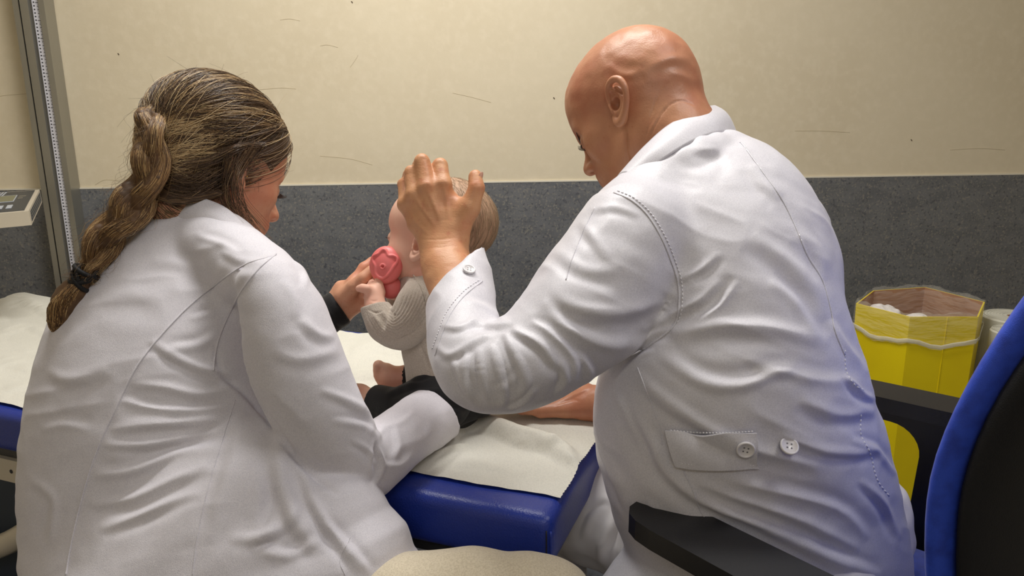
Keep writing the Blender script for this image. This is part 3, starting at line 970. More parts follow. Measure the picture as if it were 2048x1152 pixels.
for sd in (1, -1):
    fr = (CS + LL * (0.292 * sd) + ZA * AZ, H, ZA, LL)
    # pad: rounded plan
    f0, f1, hw = -0.12, 0.168, 0.041
    bm = bmesh.new()
    poly = [(f0, -hw), (f1 - 0.055, -hw), (f1 - 0.030, -hw * 0.93), (f1 - 0.013, -hw * 0.75), (f1 - 0.003, -hw * 0.45), (f1, 0), (f1 - 0.003, hw * 0.45), (f1 - 0.013, hw * 0.75), (f1 - 0.030, hw * 0.93), (f1 - 0.055, hw), (f0, hw), (f0 - 0.012, hw * 0.6), (f0 - 0.015, 0), (f0 - 0.012, -hw * 0.6)]
    sw_ = 0.17 if sd == 1 else 0.0
    Hs = nrm(H * math.cos(sw_) - LL * math.sin(sw_)); Ls_ = nrm(LL * math.cos(sw_) + H * math.sin(sw_))
    add_prism(bm, poly, -0.026, 0.0, (CS + LL * (0.292 * sd + (0.028 if sd == 1 else 0)) + ZA * (AZ - (0.012 if sd == 1 else 0)), Hs, Ls_, ZA))
    bmesh.ops.bevel(bm, geom=[e for e in bm.edges if e.calc_face_angle(0) > 0.9], offset=0.010, segments=4, profile=0.5, affect='EDGES')
    ar = bm_obj('armrest', bm, M['black'], chair)
    # bracket under the pad: horizontal arm with a rounded inner corner into an upright
    bm = bmesh.new()
    arc = [(0.02 - 0.06 + 0.06 * math.cos(a), -0.05 - 0.06 + 0.06 * math.sin(a)) for a in np.linspace(math.pi / 2, 0, 8)]
    poly = [(0.10, -0.027), (0.10, -0.040)] + [(0.06, -0.046)] + [(0.01 + 0.05 * math.cos(a), -0.098 + 0.05 * math.sin(a)) for a in np.linspace(math.pi / 2, math.pi, 8)] + [(-0.035, -0.20), (-0.02, -0.345), (-0.115, -0.345), (-0.12, -0.20), (-0.115, -0.06), (-0.10, -0.027)]
    add_prism(bm, poly, -0.018, 0.018, fr)
    bm_obj('armrest_bracket', bm, M['black'], ar, bevel=0.004)
    bm = bmesh.new(); add_box(bm, cpt(-0.07, 0.19 * sd, SEATZ - 0.085), (H, LL, ZA), (0.045, 0.10, 0.012))
    bm_obj('armrest_mount', bm, M['black'], ar, bevel=0.003)
bm = bmesh.new(); add_lathe(bm, [(0, SEATZ - 0.09), (0.03, SEATZ - 0.09), (0.03, 0.28), (0.045, 0.27), (0.045, 0.10), (0, 0.10)], CS, ZA, 20)
bm_obj('gas_column', bm, M['black'], chair, smooth=False)
for i in range(5):
    a = i * 2 * math.pi / 5 + 0.4
    d = np.array([math.cos(a), math.sin(a), 0])
    bm = bmesh.new()
    add_tube(bm, [CS + ZA * 0.12, CS + d * 0.16 + ZA * 0.10, CS + d * 0.30 + ZA * 0.075], [0.026, 0.022, 0.015], 8)
    lg = bm_obj('base_arm', bm, M['black'], chair, smooth=True)
    bm = bmesh.new(); s = np.array([-d[1], d[0], 0])
    for q_ in (-1, 1):
        add_lathe(bm, [(0, -0.008), (0.024, -0.008), (0.027, 0), (0.024, 0.008), (0, 0.008)], CS + d * 0.30 + ZA * 0.028 + s * 0.014 * q_, s, 18)
    bm_obj('caster', bm, M['black'], lg)
# ------------------------------------------------------------------ anatomy builders
def head_frame(F, U):
    F = nrm(F); U = nrm(U - F * np.dot(F, U)); return np.array([F, np.cross(U, F), U])

def head_prims(c, A, s=1.0, cran=(0.098, 0.077, 0.085), baby=False, jaw=1.0, female=False):
    """c: point midway between the ears, A: rows forward/left/up"""
    def p(x, y, z): return c + (A[0] * x + A[1] * y + A[2] * z) * s
    def E(x, y, z, r, k=0.03, sub=False, ax=None): return ell(p(x, y, z), A if ax is None else ax, np.array(r) * s, k * s, sub)
    def S(a, b, ra, rb, k=0.02, sub=False): 
        f = lambda r: (r[0] * s, r[1] * s) if not np.isscalar(r) else r * s
        return seg(p(*a), p(*b), f(ra), f(rb), A[1], k * s, sub)
    P = []
    if baby:
        P += [E(-0.018, 0, 0.045, (0.108, 0.086, 0.090)), E(0.040, 0, 0.035, (0.060, 0.066, 0.062), 0.03),
              E(0.045, 0, -0.022, (0.046, 0.058, 0.050), 0.03)]
        for q in (-1, 1):
            P += [E(0.050, 0.036 * q, -0.034, (0.034, 0.030, 0.032), 0.025)]
        P += [E(0.040, 0, -0.064, (0.046, 0.044, 0.030), 0.03), E(0.075, 0, -0.072, (0.020, 0.022, 0.017), 0.02),
              S((0.088, 0, -0.006), (0.101, 0, -0.024), 0.008, 0.0105, 0.014), E(0.097, 0.009, -0.026, (0.007, 0.006, 0.006), 0.008), E(0.097, -0.009, -0.026, (0.007, 0.006, 0.006), 0.008),
              S((0.090, -0.012, -0.048), (0.090, 0.012, -0.048), (0.007, 0.006), (0.007, 0.006), 0.010)]
        for q in (-1, 1):
            P += [E(0.098, 0.030 * q, 0.004, (0.014, 0.016, 0.010), 0.018, True), E(0.082, 0.029 * q, 0.002, (0.013, 0.014, 0.013), 0.006)]
        return P
    jw = jaw
    P += [E(-0.012, 0, 0.045, cran), E(0.034, 0, 0.045, (0.060, 0.062, 0.062), 0.03), E(-0.050, 0, 0.020, (0.055, 0.060, 0.055), 0.03),
          E(0.043, 0, -0.015, (0.047, 0.056, 0.062), 0.03)]
    for q in (-1, 1):
        P += [E(0.052, 0.040 * q, -0.014, (0.026, 0.022, 0.020), 0.025), E(0.002, 0.044 * q * jw, -0.055, (0.026, 0.018, 0.028), 0.03),
              S((0.0, 0.046 * q * jw, -0.060), (0.068, 0.014 * q, -0.094), (0.016, 0.018), (0.014, 0.016), 0.028),
              S((0.086, 0.008 * q, 0.018), (0.072, 0.044 * q, 0.020), 0.0125 if not female else 0.007, 0.009, 0.016)]
    P += [E(0.035, 0, -0.066, (0.050, 0.044, 0.040), 0.035), E(0.074, 0, -0.096, (0.020, 0.022, 0.017), 0.02),
          S((0.086, 0, 0.014), (0.106, 0, -0.024), 0.0075, 0.0105, 0.014), E(0.108, 0, -0.028, (0.0105, 0.010, 0.009), 0.008)]
    for q in (-1, 1):
        P += [E(0.097, 0.0125 * q, -0.030, (0.010, 0.0065, 0.007), 0.007)]
    P += [E(0.078, 0, -0.050, (0.018, 0.028, 0.020), 0.018),
          S((0.090, -0.018, -0.053), (0.094, 0, -0.050), (0.006, 0.005), (0.008, 0.007), 0.008), S((0.094, 0, -0.050), (0.090, 0.018, -0.053), (0.008, 0.007), (0.006, 0.005), 0.008),
          S((0.088, -0.015, -0.062), (0.092, 0, -0.064), (0.006, 0.005), (0.009, 0.007), 0.008), S((0.092, 0, -0.064), (0.088, 0.015, -0.062), (0.009, 0.007), (0.006, 0.005), 0.008)]
    for q in (-1, 1):
        P += [E(0.092, 0.032 * q, 0.002, (0.018, 0.020, 0.014), 0.018, True), E(0.074, 0.031 * q, 0.001, (0.015, 0.0165, 0.0145), 0.006),
              E(0.101, 0.007 * q, -0.037, (0.006, 0.0035, 0.004), 0.003, True)]
    return P

def ear_prims(c, A, side, s=1.0):
    """outer ear; c = ear hole, side +1 left"""
    o = A[1] * side
    up = nrm(A[2] * 0.97 - A[0] * 0.24); fw = nrm(np.cross(up, np.cross(A[0], up)))
    fw = nrm(A[0] - up * np.dot(A[0], up))
    def p(x, y, z): return c + (fw * x + o * y + up * z) * s
    P = []
    rim = [(0.006, 0.006, 0.004), (0.004, 0.010, 0.018), (-0.002, 0.014, 0.029), (-0.013, 0.018, 0.033), (-0.024, 0.021, 0.027), (-0.029, 0.022, 0.014), (-0.027, 0.020, 0.000), (-0.021, 0.016, -0.012), (-0.012, 0.011, -0.022), (-0.005, 0.008, -0.027), (0.001, 0.006, -0.023), (0.004, 0.004, -0.012)]
    R = [0.0022, 0.0028, 0.0034, 0.0038, 0.0038, 0.0036, 0.0034, 0.0034, 0.0045, 0.0052, 0.0042, 0.0025]
    pts = catmull([p(*q) for q in rim], 34); rr = catmull([[r * s] for r in R], 34)[:, 0]
    # back plate
    P.append(ell(p(-0.010, 0.007, 0.006), [nrm(fw + o * -0.45), nrm(o + fw * 0.45), up], (0.0165 * s, 0.0045 * s, 0.027 * s), 0.006 * s))
    P.append(seg(p(-0.006, 0.006, -0.010), p(-0.007, 0.006, -0.023), (0.0075 * s, 0.004 * s), (0.0068 * s, 0.0042 * s), o, 0.006 * s))
    P.append(seg(p(-0.006, 0.0, 0.016), p(-0.006, 0.0, -0.014), (0.010 * s, 0.008 * s), (0.008 * s, 0.008 * s), o, 0.006 * s))
    for i in range(len(pts) - 1):
        P.append(seg(pts[i], pts[i + 1], rr[i], rr[i + 1], o, 0.004 * s))
    ah = catmull([p(-0.004, 0.010, 0.022), p(-0.013, 0.0135, 0.019), p(-0.019, 0.0145, 0.008), p(-0.017, 0.013, -0.005), p(-0.010, 0.010, -0.012), p(-0.003, 0.009, -0.012)], 14)
    for i in range(13): P.append(seg(ah[i], ah[i + 1], 0.0026 * s, 0.0026 * s, o, 0.004 * s))
    P.append(seg(p(0.004, 0.008, 0.001), p(0.003, 0.009, -0.006), 0.0036 * s, 0.0032 * s, o, 0.004 * s))
    P.append(ell(p(-0.005, 0.011, 0.001), [fw, o, up], (0.0075 * s, 0.011 * s, 0.0095 * s), 0.003 * s, True))
    P.append(seg(p(-0.008, 0.020, 0.0245), p(-0.0225, 0.023, 0.006), (0.0028 * s, 0.008 * s), (0.0024 * s, 0.007 * s), o, 0.002 * s, True))
    return P

def finger(J, R, k=0.006):
    """J: joints from knuckle to tip, R radii (per joint)"""
    out = []
    for i in range(len(J) - 1):
        a, b = np.asarray(J[i]), np.asarray(J[i + 1])
        out.append(seg(a, b, R[i], R[i + 1], None, k if i == 0 else 0.003))
    return out

def hand_prims(w, X, Y, s=1.0, curl=(0.35, 0.5, 0.4), spread=0.08, thumb=(0.6, 0.3), fat=1.0, curls=None):
    """w wrist, X towards the fingers, Y towards the thumb, palm faces -Z = -(X x Y) for both hands via frame given"""
    X = nrm(X); Y = nrm(Y - X * np.dot(X, Y)); Z = np.cross(X, Y)
    def p(x, y, z): return w + (X * x + Y * y + Z * z) * s
    P = []
    mcp = [(0.088, 0.026, 0.0), (0.092, 0.006, 0.003), (0.087, -0.014, 0.001), (0.078, -0.031, -0.004)]
    ln = [(0.042, 0.025, 0.020), (0.046, 0.029, 0.021), (0.042, 0.027, 0.021), (0.033, 0.020, 0.018)]
    rd = [0.0098, 0.0100, 0.0094, 0.0082]
    joints = []
    P.append(seg(p(0.0, 0.0, 0), p(0.03, 0.004, 0), (0.028 * s * fat, 0.018 * s), (0.034 * s * fat, 0.016 * s), Z, 0.012 * s))
    for i in range(4):
        m = mcp[i]
        P.append(seg(p(0.012, m[1] * 0.55, 0), p(*m), (0.013 * s * fat, 0.013 * s), (0.0118 * s * fat, 0.012 * s), Z, 0.012 * s))
    for i in range(4):
        a = p(*mcp[i]); yaw = spread * (1.5 - i)
        d = X * math.cos(yaw) + Y * math.sin(yaw)
        cu = curls[i] if curls else curl
        J = [a]; ang = 0
        for j in range(3):
            ang += cu[j]
            J.append(J[-1] + (d * math.cos(ang) - Z * math.sin(ang)) * ln[i][j] * s)
        r = rd[i] * s * fat
        P += finger(J, [r * 1.05, r * 1.0, r * 0.92, r * 0.80], 0.006 * s)
        joints.append(J)
    a = p(0.018, 0.022, -0.006); t1, t2 = thumb
    d = nrm(X * math.cos(t1) + Y * math.sin(t1) - Z * t2)
    b = a + d * 0.046 * s
    d2 = nrm(d + X * 0.35 - Z * 0.1); c_ = b + d2 * 0.033 * s; e = c_ + nrm(d2 + X * 0.3) * 0.026 * s
    P += finger([a, b, c_, e], [0.018 * s * fat, 0.0125 * s * fat, 0.0108 * s * fat, 0.0088 * s * fat], 0.014 * s)
    joints.append([a, b, c_, e])
    return P, joints

def mk(name, prims, h, parent, m, smooth=2, fold=None, noise=None, post=None, cull=None):
    v, q = sdf_mesh(prims, h, smooth)
    if fold: v = folds(v, q, fold)
    if noise:
        n = vnormals(v, q)
        for (sc, amp, seed) in noise:
            v = v + n * (amp * vnoise(v, sc, seed))[:, None]
    if post is not None: v = post(v, q)
    o = link(name, mesh_np(name, v, q), parent, m)
    return o, v, q

def join_np(parts):
    V_, Q_, off = [], [], 0
    for v, q in parts:
        V_.append(v); Q_.append(q + off); off += len(v)
    return np.vstack(V_), np.vstack(Q_)

def ribbon_on(name, v, q, polypx, width, lift, m, parent, n=60, thick=0.0008):
    """thin raised seam lying on a surface, followed from the camera side"""
    vp = proj(v); nn = vnormals(v, q)
    pl = catmull(polypx, n)
    P, Nn = [], []
    for x, y in pl:
        a, b = surf_at(vp, v, nn, x, y)
        P.append(a + b * lift); Nn.append(b)
    P = np.array(P)
    for _ in range(2): P[1:-1] = (P[:-2] + P[1:-1] * 2 + P[2:]) / 4
    bm = bmesh.new()
    add_tube(bm, P, width, 6, True, (Nn, thick / width))
    return bm_obj(name, bm, m, parent, smooth=True)

def stitches_on(name, v, q, polypx, step_px, m, parent, r=0.0005, lift=0.0004, duty=0.6):
    vp = proj(v); nn = vnormals(v, q)
    pl = catmull(polypx, 200)
    L = np.concatenate([[0], np.cumsum(np.linalg.norm(np.diff(pl, axis=0), axis=1))])
    bm = bmesh.new()
    s = 0
    while s < L[-1] - step_px:
        a = np.array([np.interp(s, L, pl[:, i]) for i in (0, 1)]); b = np.array([np.interp(s + step_px * duty, L, pl[:, i]) for i in (0, 1)])
        pa, na = surf_at(vp, v, nn, *a); pb, nb = surf_at(vp, v, nn, *b)
        add_tube(bm, [pa + na * lift, (pa + pb) / 2 + na * (lift * 1.8), pb + nb * lift], r, 5)
        s += step_px
    o = bm_obj(name, bm, m, parent, smooth=True)
    return tag(o, kind='stuff')

def button_at(p, n, r, parent, upv=None):
    u = nrm(np.cross(n, V(0.2, 1, 0)));
    bm = bmesh.new()
    add_lathe(bm, [(0, 0.0), (r * 0.96, 0.0), (r, r * 0.12), (r * 0.97, r * 0.24), (r * 0.86, r * 0.30), (r * 0.76, r * 0.24), (r * 0.70, r * 0.16), (0, r * 0.15)], p, n, 40)
    b = bm_obj('button', bm, M['buttonw'], parent, smooth=True)
    v = np.cross(n, u)
    for i in (-1, 1):
        for j in (-1, 1):
            bm = bmesh.new(); add_lathe(bm, [(0, r * 0.19), (r * 0.10, r * 0.17), (r * 0.10, r * 0.10), (0, r * 0.10)], p + (u * i + v * j) * r * 0.22, n, 10)
            bm_obj('button_hole', bm, M['hole'], b if b.parent is parent and parent.parent is None else parent)
    return b

def loft_rows(A, B, bulge, nrow=10, n=60, close=False):
    """ribbon between curves A and B with an outward bulge (vectors per station)"""
    A = catmull(A, n); B = catmull(B, n); G = catmull(bulge, n)
    out = []
    for t in np.linspace(0, 1, nrow):
        out.append(A * (1 - t) + B * t + G * math.sin(math.pi * t))
    out = np.array(out)
    ij = np.arange(nrow * n).reshape(nrow, n)
    q = np.stack([ij[:-1, :-1], ij[1:, :-1], ij[1:, 1:], ij[:-1, 1:]], -1).reshape(-1, 4)
    return out.reshape(-1, 3), q

def solid(v, q, th):
    """give an open sheet a thickness"""
    n = vnormals(v, q)
    N = len(v)
    V2 = np.vstack([v + n * th / 2, v - n * th / 2])
    e = np.vstack([q[:, [0, 1]], q[:, [1, 2]], q[:, [2, 3]], q[:, [3, 0]]])
    key = np.sort(e, 1); _, inv, cnt = np.unique(key, axis=0, return_inverse=True, return_counts=True)
    b = e[cnt[inv.ravel()] == 1]
    side = np.stack([b[:, 1], b[:, 0], b[:, 0] + N, b[:, 1] + N], 1)
    return V2, np.vstack([q, q[:, ::-1] + N, side])

# ================================================================== MAN
man = thing('person', (CS[0], CS[1], 0), 'person with a shaved head and white coat sitting on the blue office chair', 'person')
mF = V(-0.71, -0.47, 0.525); mU = V(-0.378, 0.883, 0.279)
MA = head_frame(mF, mU)
m_ear = W(1225, 213, 1.045)
mc = m_ear - MA[1] * 0.076
NB = [(W(1300, 205, 1.10), 0.062, 0.066), (W(1338, 262, 1.075), 0.063, 0.062), (W(1368, 310, 1.06), 0.060, 0.058), (W(1410, 400, 1.06), 0.065, 0.06)]
head = head_prims(mc, MA, 0.98, cran=(0.104, 0.079, 0.089))
head += limb(NB, 0.035, 9, kk=0.012)
# fold of muscle at the base of the skull
def hp_(x, y, z, s=0.98): return mc + (MA[0] * x + MA[1] * y + MA[2] * z) * s
torso_in = [(W(1430, 440, 1.07), 0.08, 0.06), (W(1450, 540, 1.06), 0.10, 0.075), (W(1455, 700, 1.04), 0.11, 0.08), (W(1480, 900, 1.05), 0.12, 0.085), (W(1570, 1150, 1.10), 0.12, 0.09)]
body = head + limb(torso_in, 0.03, 9)
body += limb([(W(1290, 475, 0.98), 0.045, 0.042), (W(1430, 430, 1.07), 0.05, 0.045), (W(1580, 460, 1.16), 0.042, 0.042)], 0.02)
# raised left arm (towards the camera)
elbowL = W(985, 770, 0.885)
wristL = W(887, 487, 1.055)
body += limb([(W(1285, 480, 0.96), 0.043, 0.042), (W(1140, 630, 0.91), 0.040, 0.038), (W(985, 745, 0.895), 0.036, 0.032), (W(938, 650, 0.97), 0.034, 0.032), (W(896, 545, 1.032), 0.033, 0.029), (W(889, 508, 1.05), 0.0305, 0.022), (W(886, 475, 1.06), 0.030, 0.021)], 0.02, 18, kk=0.012)
# the hand
hj = lambda pts: [W(*p) for p in pts]
Hd = 1.065
body += [seg(W(888, 490, 1.058), W(873, 440, 1.063), (0.031, 0.020), (0.042, 0.019), None, 0.012)]
MC = dict(index=(886, 368, 1.058), middle=(853, 374, 1.052), ring=(827, 390, 1.058), little=(810, 408, 1.07))
W0 = dict(index=(898, 465, 1.060), middle=(884, 468, 1.056), ring=(872, 470, 1.060), little=(862, 474, 1.066))
for f in MC:
    body.append(seg(W(*W0[f]), W(*MC[f]), 0.0135, 0.0120, None, 0.013))
body.append(seg(W(868, 420, 1.068), W(850, 395, 1.068), (0.040, 0.012), (0.034, 0.012), None, 0.012))
FG = dict(index=([MC['index'], (880, 331, 1.072), (874, 342, 1.105), (870, 358, 1.125)], [0.0125, 0.0112, 0.0102, 0.0088]),
          middle=([MC['middle'], (844, 323, 1.064), (838, 332, 1.105), (834, 350, 1.125)], [0.0125, 0.0113, 0.0102, 0.0088]),
          ring=([MC['ring'], (823, 345, 1.070), (818, 350, 1.105), (815, 365, 1.125)], [0.0115, 0.0105, 0.0095, 0.0082]),
          little=([MC['little'], (808, 368, 1.085), (805, 368, 1.112), (805, 380, 1.13)], [0.0100, 0.0088, 0.0080, 0.0072]))
for f, (J, R) in FG.items():
    body += finger(hj(J), R, 0.0055)
TH = hj([(908, 466, 1.062), (940, 415, 1.050), (953, 377, 1.048), (950, 352, 1.056)])
body += finger(TH, [0.019, 0.0150, 0.0118, 0.0098], 0.016)
body += [seg(W(905, 410, 1.062), W(935, 420, 1.053), (0.012, 0.009), (0.013, 0.011), None, 0.012)]
# right arm and hand resting on the couch behind the body
wr_ = WZ(1178, 806, TZ + 0.030)
hx = nrm(WZ(1080, 800, TZ) - WZ(1178, 806, TZ))
hp, _ = hand_prims(wr_, hx, np.cross(ZA, hx) * -1 + ZA * 0.4, 1.0, (0.15, 0.35, 0.3), 0.1, (0.7, 0.2))
hp += [seg(wr_, wr_ - hx * 0.05, (0.029, 0.024), (0.032, 0.028), ZA, 0.015)]
elR = W(1395, 790, 1.36)
body += limb([(W(1580, 460, 1.16), 0.042, 0.042), (W(1520, 600, 1.27), 0.045, 0.044), (elR, 0.042, 0.040), (wr_ - hx * 0.07, 0.032, 0.030), (wr_, 0.028, 0.024)], 0.02, 14, kk=0.012)
body += hp
neckf = [([(1345, 158), (1318, 190), (1300, 235), (1290, 275)], 1.8, -1.2, 0.25), ([(1395, 212), (1360, 201), (1330, 218), (1305, 262), (1292, 300)], 1.8, -1.3, 0.25),
         ([(1316, 225), (1300, 250), (1284, 290)], 2.0, -1.0, 0.2), ([(1250, 258), (1252, 290), (1258, 330), (1266, 352)], 3.5, -3.0, -0.3),
         ([(1385, 120), (1345, 118), (1310, 130), (1285, 150)], 9, 1.8, -0.7), ([(1392, 165), (1360, 150), (1335, 140)], 8, 1.4, 0.6),
         ([(1215, 130), (1250, 150), (1290, 140)], 8, 1.2, 0.6), ([(1230, 105), (1270, 118), (1320, 112)], 12, 1.0, 0.6),
         ([(886, 366), (893, 400), (896, 440)], 3.2, 1.3, 0.5), ([(853, 376), (868, 410), (882, 446)], 3.2, 1.3, 0.5), ([(827, 392), (850, 425), (872, 455)], 3.0, 1.1, 0.5), ([(808, 415), (832, 445), (858, 470)], 3, 0.8, 0.5),
         ([(838, 480), (870, 479), (918, 476)], 1.6, -0.7, 0.2), ([(850, 497), (890, 494), (922, 492)], 1.6, -0.5, 0.2), ([(866, 442), (890, 440), (915, 436)], 1.5, -0.5, 0.3),
         ([(868, 372), (886, 364), (902, 372)], 6, 1.6, 0.2), ([(838, 378), (853, 368), (866, 376)], 6, 1.6, 0.2), ([(948, 372), (955, 368), (960, 372)], 1.6, -0.7, 0.2), ([(838, 322), (846, 318), (854, 322)], 1.5, -0.6, 0.2),
         ([(870, 330), (880, 325), (890, 331)], 1.5, -0.6, 0.2),
         ([(1120, 800), (1150, 790), (1180, 775)], 3, 1.5, 0.8), ([(1105, 812), (1140, 800), (1160, 802)], 2, -1.5, 0.3)]
v1, q1 = sdf_mesh(body, 0.0026, 2)
v1 = folds(v1, q1, neckf)
v1 = v1 + vnormals(v1, q1) * (0.0006 * vnoise(v1, 70, 1))[:, None]
ears = []
for sd in (1, -1):
    ve, qe = sdf_mesh(ear_prims(mc + (MA[1] * sd * 0.0745 - MA[0] * 0.004 + MA[2] * -0.004), MA, sd, 1.0), 0.0011, 2)
    ears.append((ve, qe))
MBV, MBQ = join_np([(v1, q1)] + ears)
mbody = link('body', mesh_np('body', MBV, MBQ), man, M['skinm'])
mbody.data.materials.append(M['skinhand'])
fc_ = MBV[MBQ].mean(1)
near_ = (np.linalg.norm(fc_ - W(885, 450, 1.07), axis=1) < 0.165).astype(np.int32)
mbody.data.polygons.foreach_set('material_index', near_)
# eyes, brow and lashes
for sd in (1, -1):
    bm = bmesh.new(); bmesh.ops.create_icosphere(bm, subdivisions=3, radius=0.0125)
    bmesh.ops.translate(bm, verts=bm.verts, vec=Vector(hp_(0.0745, 0.031 * sd, 0.001)))
    bm_obj('eye', bm, M['eye'], man, smooth=True)
def hair_obj(name, curves, r0, r1, m, parent):
    hc = bpy.data.hair_curves.new(name)
    hc.add_curves([len(c) for c in curves])
    P = np.vstack(curves).astype(np.float32)
    hc.attributes['position'].data.foreach_set('vector', P.ravel())
    rad = np.concatenate([np.linspace(r0, r1, len(c)) for c in curves]).astype(np.float32)
    a = hc.attributes.get('radius') or hc.attributes.new('radius', 'FLOAT', 'POINT')
    a.data.foreach_set('value', rad)
    o = link(name, hc, parent, m)
    return o
M['browh'] = hair_mat('brow_hair', [(0, hexc(40, 26, 22)), (1, hexc(66, 44, 34))])
def snap(P, prims, F, lift=0.0006):
    P = np.array(P, float)
    for it in range(6):
        d_ = np.min([evalp(p, P) for p in prims if not p['sub']], 0)
        P = P + F * (lift - d_)[:, None] * 0.8
    return P
def brow(fn, sd, n=260, wd_=0.005, x0=0.092, seed=3, parent=None, up=0.016, prims=None, F=None):
    rg = np.random.default_rng(seed); cs = []
    for i in range(n):
        t = rg.random(); y = (0.010 + 0.042 * t) * sd
        x = x0 - 0.003 - 0.022 * t * t; z = up + 0.006 * math.sin(t * 2.6) + rg.normal() * wd_ * 0.4 * (1 - 0.6 * t)
        a = fn(x, y, z); b = fn(x + 0.002, y + 0.005 * sd, z + 0.002); c2 = fn(x + 0.0005, y + 0.010 * sd, z + 0.001)
        cs.append(np.array([a, b, c2]))
    if prims is not None:
        Q = snap(np.vstack(cs), prims, F, 0.0012); cs = [Q[i:i + 3] for i in range(0, len(Q), 3)]
    return hair_obj('eyebrow', cs, 0.00042, 0.00012, M['browh'], parent)
def lashes(fn, sd, parent, x0=0.0885, z0=-0.002, ln=0.009):
    cs = []
    for t in np.linspace(0, 1, 22):
        y = (0.020 + 0.026 * t) * sd; x = x0 + 0.004 * math.sin(t * 3.1) - 0.006 * t
        cs.append(np.array([fn(x, y, z0), fn(x + ln * 0.6, y + 0.001 * sd, z0 - 0.001), fn(x + ln, y + 0.003 * sd, z0 + 0.001)]))
    return hair_obj('eyelashes', cs, 0.00028, 0.00010, M['browh'], parent)
for sd in (1, -1):
    brow(hp_, sd, 900, 0.009, 0.095, 3 + sd, man, 0.017, head, MA[0] * 0.8 + MA[1] * 0.6 * sd)
    lashes(hp_, sd, man, 0.0885, -0.004, 0.006)
# nails
def nail(tip, prev, nv, w, l, parent, m=None):
    d = nrm(np.asarray(tip) - np.asarray(prev)); nv = nrm(nv - d * np.dot(nv, d)); s = np.cross(d, nv)
    bm = bmesh.new(); rows = []
    for i in range(7):
        u_ = -1 + 2 * i / 6
        row = []
        for j in range(7):
            t = -1 + 2 * j / 6
            ww = w * math.sqrt(max(0.05, 1 - max(0, u_) ** 2 * 0.8)) 
            row.append(bm.verts.new(np.asarray(tip) + d * l * u_ * 0.5 + s * ww * t * 0.5 + nv * (w * 0.16 * (1 - t * t) - 0.0002)))
        rows.append(row)
    for i in range(6):
        for j in range(6): bm.faces.new([rows[i][j], rows[i + 1][j], rows[i + 1][j + 1], rows[i][j + 1]])
    return bm_obj('nail', bm, m or M['nail'], parent, smooth=True)
nail(TH[3] + V(0.75, 0.1, -0.45) * 0.0098 - nrm(TH[3] - TH[2]) * 0.003, TH[2], V(0.75, 0.1, -0.45), 0.010, 0.013, man)

# ---- the coat
mt = [(1448, 380, 1.065, 90, 0.08), (1450, 415, 1.055, 132, 0.105), (1454, 470, 1.035, 175, 0.125), (1456, 560, 1.015, 198, 0.135), (1456, 660, 0.995, 218, 0.142),
      (1456, 760, 0.985, 258, 0.145), (1464, 860, 0.995, 270, 0.14), (1497, 960, 1.02, 276, 0.135), (1536, 1060, 1.05, 262, 0.13), (1565, 1160, 1.08, 250, 0.13), (1580, 1290, 1.10, 240, 0.13)]
mcoat = limbpx(mt, 0.03, 26, 0.008)
mcoat += limb([(W(1285, 452, 0.975), 0.072, 0.062), (W(1360, 405, 1.02), 0.074, 0.07), (W(1450, 385, 1.06), 0.080, 0.075), (W(1545, 440, 1.12), 0.072, 0.07), (W(1580, 490, 1.16), 0.062, 0.060)], 0.04, 9, kk=0.008)
mcoat += [ell(W(1400, 560, 0.96), [V(1, 0, 0), V(0, 1, 0), V(0, 0, 1)], (0.08, 0.11, 0.075), 0.05), ell(W(1575, 560, 1.05), [V(1, 0, 0), V(0, 1, 0), V(0, 0, 1)], (0.068, 0.11, 0.08), 0.03)]
# hem over the thighs
mcoat += limb([(W(1460, 1110, 1.06), 0.12, 0.11), (W(1340, 1200, 1.02), 0.09, 0.08), (W(1260, 1280, 1.02), 0.08, 0.075)], 0.03, 6, kk=0.008)
# left sleeve
sl = [(1268, 480, 0.945, 122, 0.076), (1212, 570, 0.925, 124, 0.078), (1150, 640, 0.905, 112, 0.074), (1080, 698, 0.89, 100, 0.070), (1012, 734, 0.885, 90, 0.064), (966, 742, 0.89, 80, 0.060),
      (940, 705, 0.915, 78, 0.058), (929, 660, 0.95, 72, 0.054), (925, 615, 0.985, 66, 0.050), (930, 570, 1.015, 56, 0.046), (925, 520, 1.04, 50, 0.043), (905, 450, 1.06, 52, 0.042)]
mcoat += limbpx(sl, 0.018, 40, 0.005)
# right sleeve
mcoat += limb([(W(1570, 470, 1.16), 0.062, 0.06), (W(1500, 600, 1.27), 0.06, 0.058), (elR, 0.06, 0.058), (elR * 0.45 + wr_ * 0.55, 0.05, 0.048)], 0.02, 12, kk=0.015)
